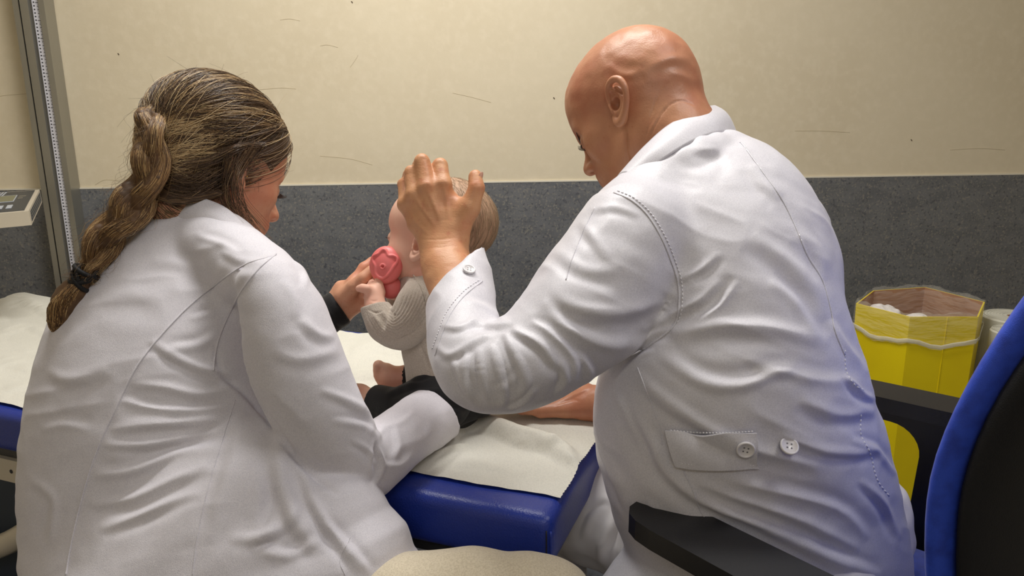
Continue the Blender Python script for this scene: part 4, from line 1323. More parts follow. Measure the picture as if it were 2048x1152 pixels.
# openings: neck, cuff, hem
cuffn = nrm(V(-0.80, 0.62, 0.12))
cuffp = W(893, 575, 1.01)
mcoat.append(plane(cuffp, cuffn, 0.002, (W(895, 520, 1.03), 0.135)))
mcoat.append(seg(W(885, 500, 1.045), W(912, 590, 1.005), (0.036, 0.034), (0.040, 0.036), None, 0.003, True))
mcoat.append(seg(W(1300, 210, 1.09), W(1385, 330, 1.05), (0.060, 0.060), (0.068, 0.066), None, 0.006, True))
mcoat += limb([(W(1285, 385, 0.985), 0.026, 0.026), (W(1340, 350, 0.975), 0.030, 0.026), (W(1400, 322, 0.985), 0.032, 0.028), (W(1455, 312, 1.03), 0.034, 0.03), (W(1490, 335, 1.10), 0.034, 0.03)], 0.03, 9, kk=0.006)
mcoat.append(plane(W(1500, 1200, 0.95) - ZA * 0.20, -ZA, 0.003))
Mf = [  # back: fan of tension folds
    ([(1340, 670), (1420, 655), (1500, 652), (1580, 665), (1660, 690)], 16, 6.0, 1), ([(1290, 665), (1350, 625), (1400, 600), (1440, 560)], 9, 4.0, 1),
    ([(1395, 640), (1440, 610), (1475, 560)], 7, 4.0, -1), ([(1350, 560), (1400, 540), (1440, 505)], 8, 3, 1), ([(1500, 470), (1560, 510), (1620, 570), (1650, 640)], 16, 4.5, 1),
    ([(1540, 560), (1590, 600), (1640, 680)], 12, 3.5, -1), ([(1270, 745), (1330, 800), (1420, 860), (1520, 905), (1640, 935)], 13, 6.0, 1),
    ([(1310, 700), (1400, 760), (1480, 770), (1560, 745), (1640, 760), (1730, 765)], 13, 6.0, -1), ([(1240, 790), (1300, 880), (1340, 950), (1420, 1010), (1540, 1060), (1700, 1140)], 12, 6.5, 1),
    ([(1380, 960), (1480, 1000), (1600, 1040), (1720, 1100)], 11, 5.5, 1), ([(1450, 960), (1560, 985), (1680, 1020), (1740, 1080)], 10, 4.5, -1), ([(1420, 1060), (1520, 1110), (1620, 1150)], 10, 5, 1),
    ([(1560, 870), (1640, 900), (1720, 905), (1760, 890)], 9, 5, 1), ([(1600, 800), (1680, 830), (1750, 820)], 12, 4.5, 1), ([(1660, 640), (1700, 700), (1735, 750)], 9, 4, -1),
    ([(1690, 750), (1730, 790), (1755, 800)], 6, 5, 1), ([(1700, 880), (1750, 900), (1790, 950)], 7, 5, -1), ([(1720, 960), (1770, 1010), (1800, 1080)], 7, 4.5, 1),
    ([(1490, 720), (1560, 735), (1610, 725)], 12, 3, 1), ([(1180, 790), (1200, 860), (1230, 940), (1270, 1020)], 10, 4.0, 1), ([(1225, 770), (1260, 850), (1300, 930)], 8, 3.5, -1), ([(1185, 860), (1230, 960), (1260, 1040)], 8, 3, 1),
    ([(1300, 1000), (1330, 1060), (1380, 1120)], 8, 3.5, 1), ([(1500, 330), (1530, 370), (1560, 400)], 12, 3.0, 1), ([(1330, 330), (1400, 350), (1440, 340)], 14, 2.4, 1), ([(1380, 300), (1430, 300), (1460, 318)], 8, 2, 1),
    ([(1590, 470), (1630, 500), (1650, 560)], 10, 3.0, 1), ([(1600, 1080), (1680, 1120), (1760, 1150)], 9, 4, -1),
    # sleeve
    ([(1215, 745), (1260, 700), (1300, 672), (1340, 655)], 7, 5.0, 1), ([(1230, 760), (1275, 715), (1310, 700)], 5, 3.5, -1), ([(1100, 590), (1160, 620), (1250, 625), (1330, 600)], 14, 5.0, 1), ([(1085, 600), (1130, 650), (1210, 690), (1290, 680)], 11, 4.5, -1),
    ([(1110, 500), (1170, 540), (1240, 545)], 13, 3.0, 1), ([(1160, 440), (1190, 480), (1220, 520)], 10, 2.4, 1), ([(1020, 655), (1080, 690), (1120, 740)], 8, 5, 1), ([(1060, 640), (1100, 665), (1150, 720), (1140, 770)], 7, 4.5, -1),
    ([(1010, 665), (1030, 710), (1050, 760), (1040, 800)], 7, 5, 1), ([(985, 690), (1000, 740), (1010, 790), (1000, 820)], 5.5, 4.5, -1), ([(960, 700), (965, 760), (975, 810)], 5, 4.5, 1), ([(935, 700), (930, 750), (945, 800)], 5, 4, -1), ([(905, 720), (925, 770), (950, 815)], 5, 3.5, 1),
    ([(1070, 770), (1050, 800), (1020, 820)], 5, 4, 1), ([(1120, 720), (1130, 760), (1110, 790)], 6, 4, 1), ([(1150, 700), (1180, 740), (1170, 770)], 7, 3.5, -1), ([(1040, 740), (1010, 770), (985, 780)], 4, 3.5, 1), ([(940, 640), (985, 650), (1020, 640)], 7, 4, 1), ([(930, 600), (970, 612), (1010, 640)], 6, 3, -1),
    ([(870, 690), (900, 710), (940, 690), (990, 660)], 7, 3.5, 1), ([(880, 650), (920, 655), (960, 630)], 6, 2.5, 1), ([(1180, 420), (1230, 415), (1280, 430)], 7, 1.8, 1)]
v2, q2 = sdf_mesh(mcoat, 0.003, 3)
v2 = folds(v2, q2, Mf, 0.95)
n2 = vnormals(v2, q2)
a2 = v2 @ np.stack([V(1, -0.45, 0), V(0.45, 1, 0), V(0, 0, 1)], 1)
v2 = v2 + n2 * (0.0035 * (vnoise(a2 * [6, 16, 9], 1, 11)) + 0.0013 * (1 - 2 * np.abs(vnoise(a2 * [12, 34, 20], 1, 12))) + 0.0005 * vnoise(v2, 55, 4))[:, None]
v2 = lap(v2, q2, 1)
MCV, MCQ = v2, q2
mco = link('coat', mesh_np('coat', v2, q2), man, M['coatm'])
nC = vnormals(v2, q2); pC = proj(v2)
# centre back seam, armhole seam, sleeve seam, side seam
seamC = [(1488, 292), (1530, 350), (1565, 400), (1590, 450), (1615, 510), (1645, 560), (1662, 620), (1670, 660), (1690, 710)]
seamC2 = [(1690, 700), (1692, 740), (1710, 770), (1738, 785)]
ribbon_on('seam', v2, q2, [(1480, 285)] + seamC, 0.0016, 0.0003, M['coatm'], mco, 90)
stitches_on('stitching', v2, q2, seamC, 11, M['thread'], mco, 0.0009, 0.0001, 0.55)
stitches_on('stitching', v2, q2, seamC2, 9, M['thread'], mco, 0.0009, 0.0001, 0.55)
stitches_on('stitching', v2, q2, [(1722, 830), (1722, 870), (1740, 905), (1755, 960), (1785, 1000)], 9, M['thread'], mco, 0.0009, 0.0001, 0.55)
arm_s = [(1228, 385), (1262, 400), (1295, 430), (1325, 480), (1345, 530), (1357, 570), (1357, 620), (1345, 655), (1300, 690), (1262, 710)]
ribbon_on('seam', v2, q2, arm_s, 0.0014, 0.0004, M['coatm'], mco, 90)
stitches_on('stitching', v2, q2, [(x + 7, y - 3) for x, y in arm_s[:8]], 8, M['thread'], mco, 0.0006, 0.0005, 0.6)
ribbon_on('seam', v2, q2, [(1190, 415), (1172, 450), (1155, 490), (1140, 530), (1132, 560)], 0.0008, 0.0002, M['coatm'], mco, 40)
ribbon_on('seam', v2, q2, [(1275, 735), (1300, 800), (1318, 850), (1325, 890)], 0.0008, 0.0002, M['coatm'], mco, 40)
ribbon_on('seam', v2, q2, [(1365, 940), (1385, 980), (1400, 1020), (1420, 1050)], 0.0008, 0.0002, M['coatm'], mco, 40)
ribbon_on('seam', v2, q2, [(965, 562), (930, 590), (900, 630), (880, 680), (870, 712)], 0.0009, 0.0003, M['coatm'], mco, 50)
stitches_on('stitching', v2, q2, [(958, 560), (925, 585), (893, 625), (873, 675), (862, 706)], 6, M['thread'], mco, 0.0005, 0.0004, 0.6)
p_, n_ = surf_at(pC, v2, nC, 938, 540)
button_at(p_ + n_ * 0.0005, n_, 0.0088, mco)
# back belt flap
def patch_on(name, corners, nx, ny, lift, th, m, parent, puff=0.0):
    """corners px: tl, tr, br, bl with curved top and bottom edges given as polylines"""
    top, bot = corners
    T_, B_ = catmull(top, nx), catmull(bot, nx)
    vs = []
    for i in range(nx):
        for j in range(ny):
            t = j / (ny - 1)
            x, y = T_[i] * (1 - t) + B_[i] * t
            p, n = surf_at(pC, v2, nC, x, y, 6)
            vs.append(p + n * (lift + puff * math.sin(math.pi * t)))
    vs = np.array(vs)
    ij = np.arange(nx * ny).reshape(nx, ny)
    q = np.stack([ij[:-1, :-1], ij[:-1, 1:], ij[1:, 1:], ij[1:, :-1]], -1).reshape(-1, 4)
    for _ in range(25): vs = lap(vs, q, 1, 0.5)
    v, q = solid(vs, q, th)
    return link(name, mesh_np(name, v, q), parent, m), v, q
fl, fv, fq = patch_on('back_belt', ([(1326, 850), (1380, 855), (1450, 856), (1514, 853)], [(1350, 934), (1400, 940), (1460, 942), (1520, 939)]), 60, 24, 0.0075, 0.0028, M['coatm'], mco, 0.001)
stitches_on('stitching', fv, fq, [(1340, 862), (1400, 867), (1460, 867), (1510, 864)], 6.5, M['thread'], fl, 0.0008, 0.0006, 0.6).parent = mco
stitches_on('stitching', fv, fq, [(1356, 925), (1400, 930), (1460, 931), (1514, 929)], 6.5, M['thread'], fl, 0.0008, 0.0006, 0.6).parent = mco
fn, fp = vnormals(fv, fq), proj(fv)
fm = (fn * nrm(CAMP - W(1491, 898, 0.9))).sum(1) > 0.3
p_, n_ = surf_at(fp[fm], fv[fm], fn[fm], 1491, 898)
button_at(p_ + n_ * 0.0006, n_, 0.0108, mco)
p_, n_ = surf_at(pC, v2, nC, 1574, 887)
button_at(p_ + n_ * 0.0055, nrm(n_ + V(0, 0.25, 0)), 0.0112, mco)
# collar
cA = [(1236, 352, 0.985), (1262, 322, 0.985), (1290, 292, 0.99), (1330, 256, 1.0), (1370, 232, 1.02), (1405, 217, 1.05), (1430, 212, 1.10), (1420, 225, 1.16), (1390, 250, 1.20), (1350, 285, 1.21), (1310, 320, 1.20)]
cB = [(1268, 352, 0.955), (1300, 338, 0.955), (1338, 312, 0.955), (1378, 288, 0.965), (1415, 272, 0.985), (1445, 266, 1.01), (1470, 268, 1.07), (1478, 290, 1.14), (1450, 330, 1.20), (1400, 360, 1.23), (1350, 380, 1.22)]
cg = [V(-0.2, 0.3, -0.6) * 0.008] * 5 + [V(0.4, 0.6, -0.5) * 0.008] * 2 + [V(0.5, 0.5, 0.5) * 0.006] * 4
cv, cq = loft_rows([W(*p) for p in cA], [W(*p) for p in cB], cg, 14, 90)
cv, cq = solid(cv, cq, 0.0022)
colr = link('collar', mesh_np('collar', cv, cq), mco, M['coatm'])
# collar stand: closes the gap between the neck and the folded collar
sA = [W(x + 8, y + 8, d + 0.012) for x, y, d in cA]
sB = [W(x + 26, y + 58, d + 0.02) for x, y, d in cA]
sv, sq = loft_rows(sA, sB, [V(0, 0, -1) * 0.001] * len(sA), 10, 90)
sv, sq = solid(sv, sq, 0.002)
link('collar_stand', mesh_np('collar_stand', sv, sq), mco, M['coatm'])

# ---- trousers and shoes
hipz = 0.70
hpL = CS + H * 0.02 + LL * 0.09 + ZA * (SEATZ + 0.075); hpR = CS + H * 0.02 - LL * 0.09 + ZA * (SEATZ + 0.075)
tr = []
knees = []
for hip, sd in ((hpL, 1), (hpR, -1)):
    kn = hip + H * 0.43 + LL * 0.05 * sd + ZA * -0.02
    an = kn + ZA * (0.12 - kn[2]) + H * (-0.05) + LL * 0.02 * sd
    knees.append((kn, an))
    tr += limb([(hip, 0.095, 0.088), (hip * 0.5 + kn * 0.5, 0.090, 0.085), (kn, 0.075, 0.075), (kn * 0.55 + an * 0.45 - H * 0.02, 0.068, 0.070), (an, 0.062, 0.068)], 0.03, 12, u=H, kk=0.02)
    tr.append(plane(an + ZA * 0.005, -ZA, 0.002, (an, 0.14)))
tr += [seg(hpL, hpR, (0.10, 0.10), (0.10, 0.10), ZA, 0.03)]
Tf = [([(1175, 1020), (1210, 1000), (1245, 1003)], 8, 5, 1), ([(1165, 1080), (1190, 1030), (1235, 1005)], 8, 5, -1), ([(1200, 1130), (1215, 1070), (1245, 1010)], 8, 5, 1), ([(1250, 1150), (1248, 1080), (1250, 1015)], 8, 4, -1), ([(1290, 1150), (1270, 1080), (1255, 1020)], 8, 4, 1)]
mk('trousers', tr, 0.005, man, M['trousm'], 2, Tf, [(16, 0.006, 5), (40, 0.002, 6)])
for kn, an in knees:
    pr = limb([(an + ZA * -0.06 - H * 0.03, 0.040, 0.045), (an - ZA * 0.075 + H * 0.06, 0.042, 0.036), (an - ZA * 0.085 + H * 0.15, 0.042, 0.028)], 0.02, 6, u=ZA)
    pr.append(plane(np.array([0, 0, 0.004]), -ZA, 0.003))
    mk('shoe', pr, 0.005, man, M['shoe'])
# ================================================================== WOMAN
wom = thing('person', (W(380, 1300, 0.95)[0], W(380, 1300, 0.95)[1], 0), 'person with a long blonde braid in a white coat leaning over the blue couch', 'person')
wF = V(0.60, -0.29, 0.745); wU = V(0.18, 0.957, 0.226)
WA = head_frame(wF, wU)
wc = W(488, 339, 1.03) + WA[1] * 0.0715
def wp(x, y, z, s=0.955): return wc + (WA[0] * x + WA[1] * y + WA[2] * z) * s
wb = head_prims(wc, WA, 0.955, jaw=0.92, female=True)
whead = list(wb)
wb += limb([(wp(-0.03, 0, -0.01), 0.048, 0.050), (wp(-0.045, 0, -0.075), 0.046, 0.048), (W(410, 445, 1.07), 0.050, 0.048), (W(390, 520, 1.07), 0.05, 0.045)], 0.03, 8, kk=0.01)
wb += limb([(W(390, 520, 1.07), 0.06, 0.045), (W(360, 620, 1.05), 0.09, 0.06), (W(330, 800, 1.0), 0.10, 0.065), (W(340, 1000, 0.96), 0.10, 0.07), (W(400, 1250, 0.93), 0.12, 0.09)], 0.03, 9, kk=0.01)
wsR = W(550, 590, 0.94); wsL = W(222, 572, 1.11)
wb += limb([(wsR, 0.034, 0.034), (W(390, 530, 1.06), 0.038, 0.036), (wsL, 0.034, 0.034)], 0.02, 5)
welR = W(716, 930, 0.965); wwrR = WZ(905, 815, TZ + 0.045)
wb += limb([(wsR, 0.034, 0.034), (W(620, 760, 0.94), 0.034, 0.034), (welR, 0.032, 0.032), (welR * 0.4 + wwrR * 0.6, 0.030, 0.028), (wwrR, 0.026, 0.022)], 0.02, 12, kk=0.01)
wwh = WZ(950, 800, TZ + 0.05)
hx = nrm((wwh - wwrR) * [1, 1, 0] + ZA * 0.006)
hpR_, _ = hand_prims(wwh, hx, np.cross(ZA, hx) + ZA * 0.3, 0.92, (0.3, 0.5, 0.4), 0.05, (0.5, 0.2))
wb += [seg(wwrR, wwh, (0.026, 0.021), (0.025, 0.019), ZA, 0.012)] + hpR_
# left arm: elbow on the couch, hand holding the toy
welL = W(400, 715, 1.22); wwrL = W(672, 622, 1.235)
wb += limb([(wsL, 0.034, 0.034), (W(300, 640, 1.17), 0.038, 0.038), (welL, 0.036, 0.036), (W(560, 670, 1.23), 0.030, 0.030), (wwrL, 0.027, 0.024)], 0.02, 12, kk=0.01)
wb += [seg(wwrL, W(700, 590, 1.232), (0.026, 0.020), (0.032, 0.018), None, 0.012), seg(W(690, 600, 1.232), W(722, 590, 1.237), (0.026, 0.016), (0.022, 0.014), None, 0.012)]
LF = [  # (knuckle, pip, dip, tip)
    ([(708, 566, 1.222), (728, 536, 1.232), (745, 524, 1.242), (760, 520, 1.252)], 0.0100),
    ([(716, 575, 1.242), (745, 550, 1.272), (765, 545, 1.277), (780, 550, 1.275)], 0.0100),
    ([(716, 592, 1.242), (742, 586, 1.262), (748, 598, 1.257), (736, 606, 1.242)], 0.0098),
    ([(710, 606, 1.232), (732, 606, 1.247), (738, 616, 1.237), (728, 620, 1.225)], 0.0088)]
for J, rr_ in LF:
    J = hj(J)
    wb += finger(J, [rr_ * 1.08, rr_, rr_ * 0.93, rr_ * 0.8], 0.006)
    wb.append(seg(wwrL, J[0], 0.013, rr_ * 1.1, None, 0.012))
wTH = hj([(690, 594, 1.212), (708, 573, 1.200), (727, 557, 1.197), (742, 541, 1.202)])
wb += finger(wTH, [0.0150, 0.0118, 0.0108, 0.0090], 0.012)
v3, q3 = sdf_mesh(wb, 0.0028, 2)
v3 = folds(v3, q3, [([(702, 590), (712, 585), (722, 592)], 2, -0.8, 0.3), ([(700, 600), (715, 600), (726, 606)], 2, -0.7, 0.3), ([(484, 300), (500, 340), (505, 380)], 6, 0.8, 0.3)])
we = [sdf_mesh(ear_prims(wp(-0.004, 0.0705 * sd, -0.004), WA, sd, 0.92), 0.0012, 2) for sd in (1, -1)]
WBV, WBQ = join_np([(v3, q3)] + we)
link('body', mesh_np('body', WBV, WBQ), wom, M['skinw'])
nail(wTH[3], wTH[2], V(0.35, 0.55, -0.75) * 0.009, 0.009, 0.012, wom)
for sd in (1, -1):
    bm = bmesh.new(); bmesh.ops.create_icosphere(bm, subdivisions=3, radius=0.012)
    bmesh.ops.translate(bm, verts=bm.verts, vec=Vector(wp(0.0752, 0.031 * sd, 0.001)))
    bm_obj('eye', bm, M['eye'], wom, smooth=True)
    brow(wp, sd, 300, 0.005, 0.093, 13 + sd, wom, 0.018, whead, WA[0] * 0.8 + WA[1] * 0.6 * sd)
    lashes(wp, sd, wom, 0.089, -0.001, 0.012)
for k, (x, y) in enumerate(((493, 352), (503, 355), (500, 364), (496, 362))):
    bm = bmesh.new(); bmesh.ops.create_icosphere(bm, subdivisions=2, radius=0.0011)
    vpw = proj(WBV); nw = vnormals(WBV, WBQ); p_, n_ = surf_at(vpw, WBV, nw, x, y)
    bmesh.ops.translate(bm, verts=bm.verts, vec=Vector(p_ + n_ * 0.0008)); bm_obj('ear_stud', bm, M['gold'], wom, smooth=True)

# ---- coat
wt = [(385, 484, 1.055, 100, 0.072), (374, 520, 1.05, 150, 0.085), (360, 600, 1.035, 212, 0.098), (338, 700, 1.01, 232, 0.105), (316, 800, 0.99, 242, 0.108), (312, 900, 0.98, 256, 0.108), (330, 1000, 0.975, 284, 0.106),
      (358, 1090, 0.955, 330, 0.118), (405, 1165, 0.93, 392, 0.128), (440, 1280, 0.92, 440, 0.14), (440, 1400, 0.92, 440, 0.14)]
wco = limbpx(wt, 0.03, 28, 0.008)
wco += limb([(W(552, 580, 0.935), 0.045, 0.05), (W(480, 525, 0.985), 0.048, 0.055), (W(390, 482, 1.04), 0.052, 0.06), (W(285, 515, 1.085), 0.046, 0.052), (W(222, 570, 1.11), 0.042, 0.046)], 0.035, 9, kk=0.008)
ws = [(552, 582, 0.925, 68, 0.060), (572, 640, 0.91, 82, 0.060), (590, 720, 0.90, 92, 0.058), (622, 800, 0.905, 90, 0.055), (664, 870, 0.925, 80, 0.050), (714, 928, 0.965, 74, 0.046), (765, 905, 1.02, 64, 0.044), (815, 866, 1.08, 62, 0.043), (880, 818, 1.16, 62, 0.042), (940, 775, 1.22, 58, 0.04)]
wco += limbpx(ws, 0.004, 36, 0.004)
wco += limb([(wsL, 0.055, 0.052), (W(300, 640, 1.17), 0.050, 0.048), (welL, 0.046, 0.045), (W(520, 680, 1.23), 0.042, 0.04)], 0.02, 12, kk=0.008)
cn = nrm(W(900, 805, 1.18) - W(830, 858, 1.09))
wco.append(plane(W(872, 822, 1.15), nrm(cn + V(0.15, 0.25, 0) * 0.5), 0.002, (W(915, 795, 1.18), 0.10)))
wco.append(seg(W(880, 818, 1.155), W(960, 765, 1.24), (0.042, 0.036), (0.044, 0.038), None, 0.003, True))
wco.append(seg(wp(-0.04, 0, -0.02), W(400, 470, 1.06), (0.055, 0.058), (0.058, 0.055), None, 0.006, True))
wco.append(plane(W(400, 1300, 0.9) - ZA * 0.06, -ZA, 0.003))
Wf = [([(420, 738), (470, 772), (530, 832), (590, 915), (625, 955), (680, 992)], 5, -7.0, 0.3), ([(430, 690), (440, 740), (475, 775)], 5, -4, 0.4),
      ([(300, 680), (360, 720), (430, 745), (500, 745)], 8, 4.0, 1), ([(260, 770), (330, 775), (400, 790), (460, 780)], 9, 3.6, 1), ([(240, 800), (300, 815), (380, 820), (450, 810)], 7, 3.2, -1), ([(220, 860), (300, 850), (380, 845), (460, 840)], 9, 4.2, 1),
      ([(210, 890), (290, 890), (380, 875), (470, 850)], 8, 4.0, 1), ([(190, 950), (270, 940), (360, 905), (440, 890)], 10, 4.6, -1), ([(180, 1010), (260, 1000), (350, 960), (420, 930)], 10, 4.6, 1), ([(200, 1060), (280, 1030), (350, 1000), (400, 985)], 9, 3.4, 1),
      ([(440, 660), (400, 690), (340, 700)], 8, 2.6, 1), ([(400, 610), (440, 600), (480, 560)], 7, 2.4, 1), ([(380, 640), (420, 625), (470, 590)], 6, 2.6, -1),
      ([(480, 820), (470, 900), (440, 1000), (420, 1090)], 14, 3.0, 1), ([(560, 880), (560, 960), (590, 1040), (640, 1110)], 16, 6.5, 1), ([(600, 930), (625, 1000), (660, 1060), (720, 1140)], 9, 5.5, 1), ([(460, 1080), (530, 1070), (580, 1040), (590, 1000)], 10, 4.5, 1), ([(520, 1100), (580, 1110), (640, 1080)], 10, 4.0, -1),
      ([(550, 1010), (540, 1060), (480, 1100)], 9, 3.5, 1), ([(520, 930), (520, 1000), (500, 1040)], 12, 3.2, -1), ([(640, 1040), (700, 1100), (740, 1150)], 8, 4, -1),
      ([(90, 740), (140, 760), (220, 740)], 12, 2.4, 1), ([(80, 860), (130, 850), (180, 860)], 10, 2, -1), ([(60, 960), (110, 1000), (100, 1090)], 9, 2.6, 1), ([(200, 600), (260, 590), (330, 600)], 16, 2.0, 1), ([(300, 520), (370, 530), (440, 560)], 14, 2.0, 1), ([(440, 500), (480, 520), (520, 520)], 8, 2.2, 1), ([(390, 470), (450, 490), (480, 510)], 7, 2.0, -1),
      # sleeve
      ([(600, 640), (640, 670), (672, 672)], 9, 3.0, 1), ([(540, 700), (600, 720), (680, 700)], 12, 2.4, 1), ([(500, 770), (560, 800), (620, 860)], 12, 2.0, 1), ([(640, 780), (690, 800), (740, 830), (750, 860)], 8, 3.8, 1), ([(660, 840), (720, 850), (755, 870)], 6, 3.4, -1), ([(765, 850), (758, 890), (768, 930), (750, 970)], 5, 4.0, 1), ([(755, 860), (742, 920), (745, 960)], 5, 3.6, -1),
      ([(700, 880), (735, 900), (755, 930)], 5, 2.8, 1), ([(790, 850), (800, 890), (790, 930)], 7, 2.6, 1), ([(760, 852), (800, 845), (830, 820)], 6, 2.6, -1), ([(845, 820), (860, 850), (850, 880)], 8, 1.8, 1), ([(770, 930), (800, 930), (830, 905)], 6, 2.4, -1), ([(590, 520), (610, 545), (612, 575)], 6, 3.0, 1), ([(565, 560), (590, 600), (590, 640)], 10, 2.0, -1)]
v4, q4 = sdf_mesh(wco, 0.003, 3)
v4 = folds(v4, q4, Wf, 0.9)
n4 = vnormals(v4, q4)
a4 = v4 @ np.stack([V(1, 0.15, 0), V(-0.15, 1, 0), V(0, 0, 1)], 1)
v4 = v4 + n4 * (0.0025 * vnoise(a4 * [7, 16, 9], 1, 21) + 0.0008 * (1 - 2 * np.abs(vnoise(a4 * [14, 40, 20], 1, 22))) + 0.0004 * vnoise(v4, 55, 24))[:, None]
v4 = lap(v4, q4, 1)
wcoat = link('coat', mesh_np('coat', v4, q4), wom, M['coatw'])
n4 = vnormals(v4, q4); p4 = proj(v4)
for pl_, w_ in (([(552, 508), (520, 535), (490, 572), (462, 620), (440, 670), (430, 710), (427, 742)], 0.0014), ([(545, 512), (490, 530), (430, 570), (370, 620), (310, 685), (270, 740), (230, 820), (190, 910), (160, 1010), (140, 1100), (132, 1150)], 0.0013),
                ([(470, 800), (445, 880), (415, 980), (395, 1070), (385, 1150)], 0.0006), ([(700, 1075), (680, 1120), (690, 1150)], 0.0006)):
    ribbon_on('seam', v4, q4, pl_, w_, 0.0003, M['coatw'], wcoat, 120, w_ * 0.8)
# collar
cA = [(505, 470, 1.00), (480, 440, 0.995), (450, 415, 0.99), (415, 398, 0.99), (380, 390, 1.00), (350, 394, 1.03), (335, 410, 1.08), (350, 425, 1.13), (400, 435, 1.15)]
cB = [(515, 492, 0.97), (470, 492, 0.965), (420, 478, 0.97), (370, 468, 0.98), (320, 462, 1.00), (285, 465, 1.04), (275, 480, 1.10), (300, 500, 1.15), (380, 510, 1.17)]
cg = [V(0, 0.3, -0.8) * 0.008] * 4 + [V(-0.3, 0.5, -0.6) * 0.008] * 3 + [V(-0.5, 0.5, 0.5) * 0.006] * 2
cv, cq = loft_rows([W(*p) for p in cA], [W(*p) for p in cB], cg, 14, 90)
cv = cv + vnormals(cv, cq) * (0.0025 * vnoise(cv, 26, 31))[:, None]
cv, cq = solid(cv, cq, 0.0025)
link('collar', mesh_np('collar', cv, cq), wcoat, M['coatw'])

# ---- black undershirt cuffs
def tubecloth(nodes, name, parent, m, cut0, cut1, h=0.003, seed=1, hollow=0.004, foldl=None):
    pr = limb(nodes, 0.01, 10, kk=0.005)
    for p, n in (cut0, cut1):
        if p is not None: pr.append(plane(p, n, 0.002))
    return mk(name, pr, h, parent, m, 2, foldl, [(24, 0.003, seed)])
wa = W(560, 690, 1.225); wbb = W(684, 612, 1.235)
tubecloth([(wa, 0.036, 0.036), (W(630, 645, 1.23), 0.033, 0.033), (wbb, 0.0305, 0.030), (W(720, 590, 1.24), 0.030, 0.029)], 'undershirt_sleeve', wom, M['undershirt'], (wa, nrm(wa - wbb)), (W(682, 613, 1.235), nrm(wbb - wa)), seed=3, foldl=[([(645, 610), (670, 640), (690, 650)], 4, 2, 1)])
wa = wwrR - hx * 0.03; wbb = wwh + hx * 0.022
tubecloth([(wa, 0.033, 0.031), (wwrR, 0.032, 0.030), (wbb, 0.029, 0.026), (wwh + hx * 0.05, 0.028, 0.024)], 'undershirt_sleeve', wom, M['undershirt'], (wa, nrm(wa - wbb)), (wbb, nrm(wbb - wa)), seed=4)

# ---- trousers, stool
hpz = W(420, 1330, 0.93)
tz = []
knR = W(1070, 1205, 0.865); knL = W(900, 1330, 1.15)
fl_ = lambda p, z: np.array([p[0], p[1], z])
for hip, kn, dr in ((W(480, 1330, 0.90), knR, 1), (W(400, 1330, 0.98), knL, -1)):
    an = fl_(kn, 0.10) + V(0.2, 0, 0.1) * 0.04
    tz += limb([(hip, 0.095, 0.09), (hip * 0.5 + kn * 0.5 + ZA * 0.020, 0.074, 0.074), (kn, 0.054, 0.058), (kn - ZA * 0.06 + V(0.3, 0, 0.2) * 0.015, 0.058, 0.058), (kn * 0.5 + an * 0.5, 0.058, 0.06), (an, 0.05, 0.055)], 0.03, 14, kk=0.008)
    tz.append(plane(an, -ZA, 0.002, (an, 0.13)))
    pr = limb([(an + ZA * -0.05 - V(1, 0, .5) * 0.03, 0.038, 0.042), (an - ZA * 0.06 + V(1, 0, .5) * 0.05, 0.040, 0.034), (an - ZA * 0.068 + V(1, 0, .5) * 0.14, 0.038, 0.026)], 0.02, 6, u=ZA)
    pr.append(plane(np.array([0, 0, 0.004]), -ZA, 0.003))
    mk('shoe', pr, 0.005, wom, M['shoe'])
tz += [seg(W(480, 1330, 0.90), W(400, 1330, 0.98), (0.10, 0.10), (0.10, 0.10), ZA, 0.03)]
mk('trousers', tz, 0.004, wom, M['trousw'], 2, None, [(14, 0.004, 7), (34, 0.0015, 8)])
sc_ = W(440, 1330, 0.94)
szt = sc_[2] - 0.085
stool = thing('stool', (sc_[0], sc_[1], 0), 'low round blue stool under the person with the blonde braid', 'stool')
bm = bmesh.new(); add_lathe(bm, [(0, szt), (0.155, szt), (0.172, szt - 0.015), (0.175, szt - 0.045), (0.165, szt - 0.06), (0, szt - 0.06)], (sc_[0], sc_[1], 0), ZA, 40)
bm_obj('seat', bm, M['blue'], stool, smooth=True)
bm = bmesh.new(); add_lathe(bm, [(0, szt - 0.06), (0.025, szt - 0.06), (0.025, 0.10), (0.04, 0.09), (0.04, 0.06), (0, 0.06)], (sc_[0], sc_[1], 0), ZA, 16)
bm_obj('column', bm, M['alu'], stool)
for i in range(5):
    a = i * 2 * math.pi / 5
    d = np.array([math.cos(a), math.sin(a), 0]); c0 = np.array([sc_[0], sc_[1], 0])
    bm = bmesh.new(); add_tube(bm, [c0 + ZA * 0.08, c0 + d * 0.24 + ZA * 0.055], [0.018, 0.012], 8)
    lg = bm_obj('base_arm', bm, M['alu'], stool, smooth=True)
    bm = bmesh.new(); add_lathe(bm, [(0, -0.01), (0.024, -0.01), (0.024, 0.01), (0, 0.01)], c0 + d * 0.24 + ZA * 0.025, np.array([-d[1], d[0], 0]), 16)
    bm_obj('caster', bm, M['black'], lg)

# ---- hair: cap, braid, strands
cap = [ell(wp(-0.014, 0, 0.047), WA, (0.104, 0.083, 0.091), 0.02), ell(wp(0.030, 0, 0.062), WA, (0.062, 0.067, 0.055), 0.02), ell(wp(-0.055, 0, 0.015), WA, (0.056, 0.066, 0.060), 0.03), ell(wp(-0.050, 0, -0.035), WA, (0.046, 0.056, 0.045), 0.03), ell(wp(-0.052, 0.004, -0.075), WA, (0.040, 0.050, 0.040), 0.02)]
